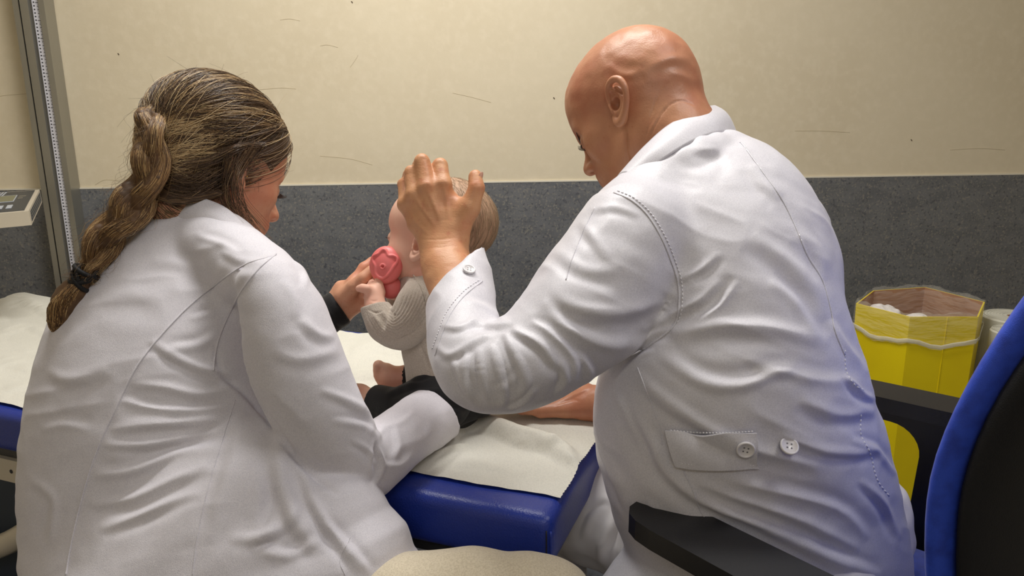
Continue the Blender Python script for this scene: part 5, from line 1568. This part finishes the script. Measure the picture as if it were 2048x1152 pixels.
# leave the face and the area around the ears free
cap += [ell(wp(0.100, 0, -0.015), WA, (0.070, 0.090, 0.094), 0.006, True), ell(wp(0.026, 0.080, -0.030), WA, (0.036, 0.035, 0.056), 0.006, True), ell(wp(0.026, -0.080, -0.030), WA, (0.036, 0.035, 0.056), 0.006, True)]
capo, cv_, cq_ = mk('hair', cap, 0.003, wom, M['hairbase'], 2, None, [(40, 0.0015, 9)])
BR = [(372, 285, 1.07, 9), (330, 240, 1.02, 16), (304, 226, 0.985, 25), (300, 262, 0.965, 29), (303, 315, 0.960, 33), (290, 372, 0.965, 36), (262, 415, 0.96, 38), (228, 455, 0.955, 36), (200, 495, 0.95, 31), (178, 535, 0.95, 22), (168, 556, 0.945, 14)]
bc_ = catmull([np.concatenate([W(x, y, d), [hw * d / FPX]]) for x, y, d, hw in BR], 150)
# keep the braid outside the coat
for i in range(len(bc_)):
    pr_ = proj([bc_[i, :3]])[0]
    if pr_[1] > 400:
        m_ = (np.abs(p4[:, 0] - pr_[0]) < 30) & (np.abs(p4[:, 1] - pr_[1]) < 30)
        if m_.any():
            dmin = np.percentile(p4[m_, 2], 5) - bc_[i, 3] * 0.62
            if pr_[2] > dmin: bc_[i, :3] = W(pr_[0], pr_[1], dmin)
for _ in range(12): bc_[1:-1] = (bc_[:-2] + 2 * bc_[1:-1] + bc_[2:]) / 4
T_ = np.gradient(bc_[:, :3], axis=0); T_ /= np.linalg.norm(T_, axis=1)[:, None]
vd = V(0, 0, 1)
Uu = np.cross(T_, vd); Uu /= np.linalg.norm(Uu, axis=1)[:, None]
Vv = np.cross(Uu, T_)
S_arc = np.concatenate([[0], np.cumsum(np.linalg.norm(np.diff(bc_[:, :3], axis=0), axis=1))])
turns = 1.75
th_ = S_arc / S_arc[-1] * turns * 2 * math.pi
def strand(k):
    a = th_ + k * 2 * math.pi / 3
    w_ = bc_[:, 3]
    return bc_[:, :3] + Uu * (w_ * 0.56 * np.sin(a))[:, None] + Vv * (w_ * 0.36 * np.sin(2 * a))[:, None]
ST = [strand(k) for k in range(3)]
bp = []
for k in range(3):
    s_ = ST[k][::3]; r_ = bc_[::3, 3] * 0.50
    for i in range(len(s_) - 1): bp.append(seg(s_[i], s_[i + 1], (r_[i], r_[i] * 0.8), (r_[i + 1], r_[i + 1] * 0.8), None, 0.0025))
DE = proj([bc_[-1, :3]])[0, 2]
tl = [(167, 556, DE, 16), (150, 580, DE, 25), (136, 602, DE, 29), (128, 628, DE, 25), (123, 650, DE, 18), (120, 668, DE, 6)]
bp += limbpx([(x, y, d, hw, hw * d / FPX * 0.9) for x, y, d, hw in tl], 0.004, 10, 0.004)
braid, bv_, bq_ = mk('braid', bp, 0.0022, wom, M['braidbase'], 1, None, [(130, 0.0012, 15)])
# hair tie: wound bands
el = catmull([W(x, y, DE) for x, y in ((173, 543), (167, 555), (161, 567))], 6)
for i in range(5):
    c_ = el[i]; t_ = nrm(el[-1] - el[0]) + V(0.16 * ((i % 2) - 0.5), 0.10 * ((i % 3) - 1), 0.1 * (i % 2))
    t_ = nrm(t_); u_ = nrm(np.cross(t_, vd)); w_ = np.cross(t_, u_)
    bm = bmesh.new()
    an_ = np.linspace(0, 2 * math.pi, 33)
    add_tube(bm, [c_ + u_ * math.cos(x) * 0.0150 + w_ * math.sin(x) * 0.0150 for x in an_], 0.0031, 8, False)
    bmesh.ops.remove_doubles(bm, verts=bm.verts, dist=1e-5)
    bm_obj('hair_tie', bm, M['elastic'], wom, smooth=True)

rg = np.random.default_rng(5)
# scalp strands: roots from the hairline, sweeping back to where the braid starts
G1 = W(322, 255, 0.985)
def capdir(p):  # scaled direction on the cap ellipsoid
    return ((p - wp(-0.014, 0, 0.047)) @ WA.T) / (np.array([0.104, 0.083, 0.091]) * 0.955)
def cappt(d, off):
    d = d / np.linalg.norm(d)
    base = wp(-0.014, 0, 0.047) + (d * np.array([0.104, 0.083, 0.091]) * 0.955) @ WA
    return base + nrm((d / np.array([0.104, 0.083, 0.091])) @ WA) * off
g1 = capdir(G1); g1 /= np.linalg.norm(g1)
curves = []; hl = []
def slerp(a, b, t):
    o = math.acos(np.clip(np.dot(a, b), -1, 1))
    if o < 1e-3: return a
    return (math.sin((1 - t) * o) * a + math.sin(t * o) * b) / math.sin(o)
npc = 14
for i in range(8000):
    while True:
        d = rg.normal(size=3); d /= np.linalg.norm(d)
        # hairline: not on the face, not below
        if d[0] > 0.30 + max(0, d[2] - 0.20) * 1.5 and d[2] < 0.62: continue
        if d[0] > -0.05 and d[2] < -0.22: continue
        if d[2] < -0.80 or np.dot(d, g1) > 0.86: continue
        break
    is_hl = vnoise(np.array([[d[0] * 5 + 3, d[1] * 5, d[2] * 11]]), 1.0, 77)[0] > 0.22 and rg.random() < 0.8
    clump = rg.integers(0, 90)
    rc = np.random.default_rng(int(clump)).normal(size=3) * 0.05
    end = g1 + rg.normal(size=3) * 0.10 + rc
    if d[2] < -0.15 or rg.random() < 0.12: end = end + np.array([0.0, -0.1, -0.45 - 0.3 * rg.random()])
    end /= np.linalg.norm(end)
    lift = rg.uniform(0.000, 0.004) + 0.003 * max(0, d[2])
    puff = 0.006 * rg.random()
    c = []
    ph = rg.uniform(0, 6.28); wob = rg.uniform(0, 0.02)
    side = np.cross(d, end)
    for j in range(npc):
        t = j / (npc - 1)
        q_ = slerp(d, end, t) + side * wob * math.sin(t * 6 + ph) + side * 0.10 * math.sin(math.pi * t) * (0.6 if d[2] > 0 else -0.5)
        c.append(cappt(q_, lift + puff * math.sin(math.pi * t) + 0.003))
    (hl if is_hl or rg.random() < 0.06 else curves).append(np.array(c))
def pushout(cs, lift=0.0012):
    n_ = [len(c) for c in cs]
    P = np.vstack(cs)
    pos = [p for p in cap if not p['sub']]
    cc0 = wp(-0.02, 0, 0.02)
    for it in range(7):
        dd = evalp(pos[0], P)
        for p in pos[1:]: dd = smin(dd, evalp(p, P), p['k'])
        m_ = dd < lift
        dr = P - cc0; dr /= np.linalg.norm(dr, axis=1)[:, None]
        P = P + dr * (np.where(m_, lift - dd, 0) * 1.1)[:, None]
    out, k_ = [], 0
    for a in n_: out.append(P[k_:k_ + a]); k_ += a
    return [c + rg.random() * 0.0025 * nrm(c[len(c) // 2] - cc0) for c in out]
# strands of the nape, drawn back into the lower braid
for i in range(3600):
    d = np.array([rg.uniform(-0.95, 0.25), rg.uniform(-1, 1), rg.uniform(-1.0, 0.15)]); d /= np.linalg.norm(d)
    e = capdir(W(rg.uniform(298, 322), rg.uniform(285, 360), 0.99)); e /= np.linalg.norm(e)
    e = e + rg.normal(size=3) * 0.05
    if np.dot(d, e) > 0.82: continue
    sd_ = np.cross(d, e)
    c = np.array([cappt(slerp(d, e / np.linalg.norm(e), t) + sd_ * 0.12 * math.sin(math.pi * t), 0.001) for t in np.linspace(0, 1, npc)])
    (hl if rg.random() < 0.05 else curves).append(c)
curves = pushout(curves); hl = pushout(hl, 0.002)
hair_obj('hair_strands', curves, 0.00034, 0.00024, M['hairw'], capo)
hair_obj('highlight_strands', hl, 0.00036, 0.00026, M['hairhl'], capo)
# fly-away hairs
curves = []
for i in range(260):
    d = rg.normal(size=3); d /= np.linalg.norm(d)
    if d[0] > 0.6 or d[2] < -0.5: continue
    a = cappt(d, 0.005); t0 = nrm(np.cross(d, rg.normal(size=3))) @ WA
    out = (d @ WA); L_ = rg.uniform(0.015, 0.045); bend = rg.normal(size=3) * 0.3
    curves.append(np.array([a + t0 * L_ * t + out * L_ * (0.7 * t - 0.4 * t * t) + bend * L_ * t * t for t in np.linspace(0, 1, 7)]))
def braid_hair(n, seed, fly=False):
    cs = []
    r2 = np.random.default_rng(seed)
    for i in range(n):
        k = r2.integers(0, 3)
        ln = r2.integers(26, 70)
        s0 = r2.integers(0, len(bc_) - 12)
        e0 = min(len(bc_) - 1, s0 + ln)
        ids = np.linspace(s0, e0, 14).astype(int)
        a0 = r2.uniform(0, 2 * math.pi); rad = r2.uniform(0.98, 1.16); tw = r2.normal() * 0.6
        c = []
        for m_, ii in enumerate(ids):
            an = a0 + tw * m_ / 14
            w_ = bc_[ii, 3] * 0.50
            p = ST[k][ii] + Uu[ii] * math.cos(an) * w_ * rad + Vv[ii] * math.sin(an) * w_ * 0.8 * rad
            if fly: p = p + (Uu[ii] * math.cos(an) + Vv[ii] * math.sin(an)) * 0.012 * (m_ / 14) ** 2 * r2.uniform(0.3, 2.0) + T_[ii] * 0.008 * (m_ / 14) ** 2
            c.append(p)
        cs.append(np.array(c))
    return cs
hair_obj('braid_strands', braid_hair(8000, 1), 0.00042, 0.00028, M['hairbraid'], braid)
# tail below the tie
tail = catmull([np.concatenate([W(x, y, d), [hw * d / FPX]]) for x, y, d, hw in tl], 30)
cs = []
for i in range(4200):
    a0 = rg.uniform(0, 6.28); rad = rg.uniform(1.04, 1.2); st = rg.integers(0, 25); en = min(29, st + rg.integers(6, 18))
    if rg.random() < 0.05: en = 29
    ids = np.linspace(st, en, 10).astype(int)
    c = []
    for m_, ii in enumerate(ids):
        u_ = V(0.95, 0.3, 0)
        c.append(tail[ii, :3] + (u_ * math.cos(a0) + vd * math.sin(a0) * 0.95) * tail[ii, 3] * rad + rg.normal(size=3) * 0.0003)
    cs.append(np.array(c))
hair_obj('tail_strands', cs, 0.00042, 0.00026, M['hairbraid'], braid)
hair_obj('flyaway_strands', curves + braid_hair(420, 2, True), 0.00017, 0.00008, M['hairbraid'], capo)
# loose locks in front of and behind the ear, falling along the neck
cs = []
for i in range(620):
    t0 = 0.18 + 0.82 * rg.random()
    if i < 50: t0 = 0.1
    if i > 230: t0 = 2.0
    if i >= 330: t0 = 3.0
    s0 = (rg.uniform(455, 500), rg.uniform(300, 330)) if t0 < 0.5 else (rg.uniform(400, 470), rg.uniform(330, 380))
    x0, y0 = s0
    if t0 < 0.22: pts = [(x0 + 25, y0 - 25), (x0 - 8, y0 + 30), (x0 - 12, y0 + 70), (x0 + 2, y0 + 120), (x0 + 22, y0 + 160)]
    elif t0 < 0.5: pts = [(x0 - 15, y0 - 5), (x0 - 25, y0 + 40), (x0 - 15, y0 + 90), (x0 + 20, y0 + 135), (x0 + 38, y0 + 160)]
    elif t0 > 2.5: pts = [(440, 385), (400, 395), (350, 400), (318, 390), (290, 385)]
    elif t0 > 1.5: pts = [(525, 288), (498, 290), (468, 300), (428, 320), (380, 330)]
    else: pts = [(x0, y0), (x0 - 35, y0 + 20), (x0 - 70, y0 + 22), (x0 - 105, y0 + 12)]
    off = rg.normal(size=2) * [9, 5]
    c = []
    P_ = catmull([np.array(p) + off * (0.4 + 0.9 * k / 4) for k, p in enumerate(pts)], 10)
    for x, y in P_:
        base = 1.0 if t0 < 0.5 else 1.0
        dd = surf_at(WPJ, WBV, WBN, x, y, 6)[0] if False else None
        c.append((x, y))
    cs.append(np.array(c))
WPJ = proj(np.vstack([WBV, cv_]))
flat = np.vstack(cs)
out = np.zeros(len(flat))
gx = {}
for i, (x, y) in enumerate(flat):
    key = (int(x // 5), int(y // 5))
    if key not in gx:
        m_ = (np.abs(WPJ[:, 0] - key[0] * 5 - 2.5) < 7) & (np.abs(WPJ[:, 1] - key[1] * 5 - 2.5) < 7)
        gx[key] = WPJ[m_, 2].min() if m_.any() else 1.02
    out[i] = gx[key]
cc = []
k = 0
for c in cs:
    dd = out[k:k + len(c)]; k += len(c)
    ds = np.convolve(np.pad(dd, 2, 'edge'), np.ones(5) / 5, 'valid')
    l0 = rg.uniform(0.002, 0.010)
    cc.append(np.array([W(x, y, min(a, b) - l0) for (x, y), a, b in zip(c, dd, ds)]))
hair_obj('loose_strands', cc, 0.0003, 0.00014, M['hairw'], capo)
# ================================================================== BABY
bab = thing('person', (WZ(880, 840, TZ)[0], WZ(880, 840, TZ)[1], TZ), 'person of baby age in an oatmeal ribbed top and black trousers sitting on the couch', 'person')
bF = V(-0.955, 0.10, 0.27); bU = V(0.10, 0.99, -0.02)
BA = head_frame(bF, bU)
BS = 0.80
bcn = W(842, 480, 1.15) - BA[1] * 0.078 * BS
def bp3(x, y, z): return bcn + (BA[0] * x + BA[1] * y + BA[2] * z) * BS
bb = head_prims(bcn, BA, BS, baby=True)
bb += limb([(bp3(-0.01, 0, -0.03), 0.036, 0.034), (W(868, 540, 1.21), 0.036, 0.034), (W(870, 590, 1.21), 0.055, 0.05)], 0.02, 5, kk=0.01)
bb += limb([(W(870, 590, 1.21), 0.05, 0.045), (W(885, 700, 1.21), 0.055, 0.05), (W(905, 790, 1.21), 0.06, 0.055)], 0.02, 6)
for q in (1, -1): pass
# left arm (towards the camera)
bs1 = W(845, 590, 1.155); be1 = W(785, 658, 1.15); bw1 = W(748, 597, 1.16)
bb += limb([(bs1, 0.024, 0.024), (W(815, 640, 1.14), 0.023, 0.023), (be1, 0.021, 0.021), (W(755, 625, 1.155), 0.018, 0.018), (bw1, 0.0145, 0.013)], 0.01, 10, kk=0.005)
bX = nrm(W(748, 570, 1.170) - bw1)
bb += [seg(bw1, W(751, 583, 1.165), (0.013, 0.011), (0.0165, 0.011), None, 0.008)]
BFJ = [([(757, 574, 1.165), (758, 561, 1.170), (757, 551, 1.178), (757, 545, 1.182)], 0.0062),
       ([(749, 575, 1.170), (744, 568, 1.190), (742, 562, 1.205), (744, 558, 1.215)], 0.0062),
       ([(743, 578, 1.170), (735, 577, 1.185), (728, 578, 1.195), (722, 580, 1.200)], 0.0060),
       ([(742, 585, 1.170), (736, 588, 1.185), (732, 592, 1.195), (734, 596, 1.200)], 0.0056)]
for J, rr_ in BFJ:
    J = hj(J); bb += finger(J, [rr_ * 1.1, rr_, rr_ * 0.95, rr_ * 0.85], 0.004)
    bb.append(seg(bw1, J[0], 0.008, rr_ * 1.15, None, 0.006))
bT = hj([(745, 585, 1.158), (735, 578, 1.152), (725, 576, 1.154), (718, 577, 1.157)])
bb += finger(bT, [0.0085, 0.0070, 0.0065, 0.0058], 0.006)
# right arm, beyond the body, hand at the toy
bs2 = W(880, 590, 1.28); be2 = W(825, 650, 1.30); bw2 = W(795, 590, 1.29)
bb += limb([(bs2, 0.024, 0.024), (be2, 0.021, 0.021), (bw2, 0.015, 0.014)], 0.01, 8, kk=0.005)
p2_, _ = hand_prims(bw2, nrm(W(780, 560, 1.275) - bw2), V(0, 0, -1), 0.5, (0.5, 0.6, 0.5), 0.1, (0.8, 0.2), 1.15)
bb += p2_
# legs: left folded forward, right foot up with the sole showing
hip1 = W(890, 800, 1.17); kn1 = WZ(800, 822, TZ + 0.045); an1 = WZ(728, 788, TZ + 0.030)
bb += limb([(hip1, 0.040, 0.038), (W(850, 806, 1.16), 0.032, 0.030), (W(790, 816, 1.188), 0.024, 0.023), (W(748, 804, 1.218), 0.019, 0.019), (W(722, 794, 1.24), 0.018, 0.017)], 0.015, 10, kk=0.005)
f0 = W(720, 790, 1.245)
bb += limb([(f0, 0.018, 0.018), (W(700, 792, 1.27), 0.018, 0.014), (W(672, 790, 1.29), 0.021, 0.010)], 0.012, 6)
hip2 = W(895, 780, 1.24)
bb += limb([(hip2, 0.038, 0.038), (W(870, 765, 1.27), 0.033, 0.032), (W(835, 755, 1.29), 0.025, 0.024), (W(815, 752, 1.30), 0.019, 0.018), (W(800, 757, 1.30), 0.018, 0.018)], 0.015, 10, kk=0.005)
# foot 2: heel at (785,760), toes up left
bb += [seg(W(800, 758, 1.30), W(778, 757, 1.295), (0.019, 0.019), (0.0205, 0.015), None, 0.01), seg(W(778, 757, 1.295), W(765, 743, 1.295), (0.0205, 0.014), (0.0185, 0.010), None, 0.012)]
TO = [((757, 731, 1.292), 0.0085), ((754, 741, 1.292), 0.0060), ((755, 750, 1.292), 0.0056), ((758, 758, 1.292), 0.0052), ((762, 765, 1.292), 0.0048)]
for (p, r_) in TO:
    P0 = W(p[0] + 14, p[1] + 6, p[2]); bb.append(seg(P0, W(*p), r_, r_, None, 0.005)); bb.append(ell(W(*p), (XA, YA, ZA), (r_ * 1.15,) * 3, 0.003))
v5, q5 = sdf_mesh(bb, 0.0020, 2)
v5 = folds(v5, q5, [([(766, 735), (775, 748), (772, 765)], 2.5, -0.8, 0.3), ([(770, 740), (785, 750), (790, 765)], 3, -0.5, 0.3), ([(740, 600), (748, 603), (757, 600)], 1.6, -0.8, 0.3), ([(800, 500), (808, 515), (822, 522)], 3, 0.5, 0.5)])
be = [sdf_mesh(ear_prims(bp3(0.008, 0.078 * sd, -0.014), BA, sd, 0.72), 0.0011, 2) for sd in (1, -1)]
BBV, BBQ = join_np([(v5, q5)] + be)
link('body', mesh_np('body', BBV, BBQ), bab, M['skinb'])
for sd in (1, -1):
    bm = bmesh.new(); bmesh.ops.create_icosphere(bm, subdivisions=3, radius=0.0088)
    bmesh.ops.translate(bm, verts=bm.verts, vec=Vector(bp3(0.079, 0.029 * sd, 0.002)))
    bm_obj('eye', bm, M['eye'], bab, smooth=True)
    lashes(lambda x, y, z: bp3(x, y, z), sd, bab, 0.090, 0.000, 0.007)
# hair
hcap = [ell(bp3(-0.020, 0, 0.047), BA, np.array((0.1085, 0.0865, 0.0905)) * BS, 0.02), ell(bp3(0.03, 0, 0.052), BA, np.array((0.062, 0.066, 0.055)) * BS, 0.02),
        ell(bp3(0.085, 0, -0.02), BA, np.array((0.075, 0.12, 0.075)) * BS, 0.01, True), ell(bp3(0.02, 0.09, -0.03), BA, np.array((0.05, 0.04, 0.05)) * BS, 0.01, True), ell(bp3(0.02, -0.09, -0.03), BA, np.array((0.05, 0.04, 0.05)) * BS, 0.01, True)]
hcap.append(plane(bp3(0, 0, -0.030), -BA[2], 0.003, (bcn, 0.16)))
bho, _, _ = mk('hair', hcap, 0.0025, bab, M['hairbabybase'], 2)
cs = []
for i in range(3200):
    d = rg.normal(size=3); d /= np.linalg.norm(d)
    if d[0] > 0.55 + 0.5 * d[2] * (d[2] > 0) or d[2] < -0.65 or (d[0] > 0.25 and d[2] < 0.1): continue
    dirn = np.array([0.75, 0.15 * rg.normal(), -0.25]) + rg.normal(size=3) * 0.15
    if d[0] < 0: dirn = np.array([-0.1, 0.2 * rg.normal(), -1.0]) + rg.normal(size=3) * 0.15
    c = []
    for t in np.linspace(0, 1, 7):
        e = d + dirn * 0.30 * t; e /= np.linalg.norm(e)
        base = bp3(-0.020, 0, 0.047) + (e * np.array([0.1085, 0.0865, 0.0905]) * BS) @ BA
        c.append(base + nrm(e @ BA) * (0.0005 + 0.002 * t * rg.random()))
    cs.append(np.array(c))
hair_obj('hair_strands', cs, 0.0002, 0.0001, M['hairbaby'], bho)
# ---- ribbed top
kt = limb([(W(862, 548, 1.205), 0.036, 0.036), (W(868, 575, 1.21), 0.060, 0.052), (W(882, 650, 1.21), 0.070, 0.060), (W(897, 740, 1.21), 0.072, 0.064), (W(905, 790, 1.21), 0.072, 0.066)], 0.02, 12, kk=0.006)
ks = [(846, 583, 1.165, 34, 0.032), (835, 612, 1.150, 40, 0.034), (815, 648, 1.145, 43, 0.033), (785, 660, 1.150, 36, 0.030), (765, 642, 1.152, 32, 0.027), (752, 618, 1.158, 27, 0.022), (744, 598, 1.16, 20, 0.018)]
kt += limbpx(ks, 0.008, 24, 0.004)
kt += limb([(bs2, 0.034, 0.034), (be2, 0.032, 0.032), (bw2, 0.020, 0.02)], 0.01, 8, kk=0.004)
cdir = nrm(W(748, 590, 1.16) - W(757, 628, 1.155))
kt.append(plane(W(746, 611, 1.158), cdir, 0.002, (W(746, 600, 1.16), 0.030)))
kt.append(plane(W(864, 538, 1.205), nrm(W(850, 480, 1.19) - W(866, 560, 1.21)), 0.002, (W(862, 530, 1.2), 0.06)))
kt.append(plane(W(900, 765, 1.21), nrm(W(905, 800, 1.21) - W(895, 740, 1.21)), 0.002, (W(900, 790, 1.21), 0.10)))
kf = []
# ribs run along the sleeve and down the body
sleeve_ax = catmull([(848, 560), (835, 600), (812, 640), (785, 655), (762, 636), (748, 610)], 40)
for o in range(-5, 6):
    if o == 0: pass
    off = o * 7.2
    pl_ = []
    for i in range(3, 40, 4):
        t = sleeve_ax[min(i + 1, 39)] - sleeve_ax[i - 1]; t /= np.linalg.norm(t); nn = np.array([-t[1], t[0]])
        pl_.append(tuple(sleeve_ax[i] + nn * off * (1.0 - 0.45 * i / 40)))
    kf.append((pl_, 2.2, -2.2, 0.3))
kf += [([(812, 548), (835, 565), (850, 600), (860, 650)], 1.6, -1.6, 0.2), ([(765, 620), (775, 640), (770, 665)], 4, 2.4, 1), ([(745, 628), (758, 645), (765, 665)], 4, 2.0, -1), ([(735, 618), (750, 625), (768, 620)], 2, -1.2, 0.3), ([(840, 690), (850, 715), (858, 740)], 3, -1.2, 0.3), ([(850, 680), (862, 715), (868, 740)], 3, -1.2, 0.3)]
ko, kv, kq = mk('ribbed_top', kt, 0.0014, bab, M['knit'], 2, kf, [(30, 0.003, 31)])
ribbon_on('seam', kv, kq, [(812, 540), (832, 556), (846, 585), (856, 625), (860, 650)], 0.0009, 0.0002, M['knit'], ko, 40)
# ---- black trousers
bt = limb([(W(895, 765, 1.22), 0.060, 0.058), (W(893, 800, 1.22), 0.058, 0.055)], 0.02, 4)
bt += limb([(hip1, 0.046, 0.044), (W(850, 806, 1.16), 0.042, 0.040), (W(795, 816, 1.185), 0.034, 0.032), (W(752, 806, 1.215), 0.031, 0.028), (W(725, 800, 1.24), 0.028, 0.026)], 0.015, 12, kk=0.005)
bt += limb([(hip2, 0.046, 0.046), (W(870, 762, 1.27), 0.040, 0.040), (W(838, 752, 1.29), 0.030, 0.030), (W(810, 750, 1.30), 0.027, 0.027)], 0.012, 10, kk=0.004)
bt.append(plane(W(752, 796, 1.215), nrm(W(725, 788, 1.24) - W(770, 800, 1.20)), 0.002, (W(735, 792, 1.23), 0.045)))
bt.append(plane(W(823, 753, 1.297), nrm(W(800, 752, 1.30) - W(840, 755, 1.29)), 0.002, (W(808, 750, 1.30), 0.030)))
bt.append(plane(np.array([0, 0, TZ + 0.004]), -ZA, 0.003))
mk('black_trousers', bt, 0.0025, bab, M['blackbaby'], 2, [([(770, 790), (800, 775), (840, 765)], 5, 3, 1), ([(790, 810), (830, 790), (880, 780)], 6, 3.5, 1), ([(820, 760), (850, 750), (870, 745)], 4, 2, 1), ([(860, 800), (890, 820), (930, 825)], 6, 3, -1)], [(26, 0.003, 41)])

# ---- toy
tc = W(772, 530, 1.175)
tn = nrm(V(-0.10, 0.12, -1)); tu = nrm(np.cross(V(0, 1, 0), tn)); tv = np.cross(tn, tu)
toy = thing('teething_toy', tc, 'round pink silicone teething toy held to the mouth of the baby', 'toy')
def tw_(x, y, z=0): return tc + tu * x + tv * y + tn * z
R1 = 0.0290
tp = [ell(tc, (tu, tv, tn), (0.0272, 0.0312, 0.0160), 0.01), ell(tw_(0.004, -0.034, -0.016), (tu, tv, tn), (0.018, 0.020, 0.011), 0.004)]
wv = []
for k in range(61):
    a = 2 * math.pi * k / 60
    r_ = 0.0180 + 0.0024 * math.sin(3 * a + 0.8) + 0.0018 * math.sin(5 * a) * (1 + math.sin(a))
    wv.append(tw_(math.cos(a) * r_, math.sin(a) * r_ * 1.16, 0.0122 - 0.12 * (r_ - 0.0175)))
for i in range(60): tp.append(seg(wv[i], wv[i + 1], 0.0021, 0.0021, None, 0.0015))
rn = [tw_(math.cos(a) * 0.0035 * 1 - 0.001, math.sin(a) * 0.0035 - 0.005, 0.0158) for a in np.linspace(0, 2 * math.pi, 17)]
for i in range(16): tp.append(seg(rn[i], rn[i + 1], 0.0011, 0.0011, None, 0.001))
tp.append(ell(tw_(-0.001, -0.005, 0.017), (tu, tv, tn), (0.0022, 0.0022, 0.004), 0.001, True))
vt, qt = sdf_mesh(tp, 0.0010, 1)
link('disc', mesh_np('disc', vt, qt), toy, M['toy'])
bm = bmesh.new(); add_lathe(bm, [(0, 0), (0.0022, 0), (0, 0.0004)], tw_(-0.001, -0.005, 0.0132), tn, 14)
bm_obj('hole', bm, M['toydark'], toy)
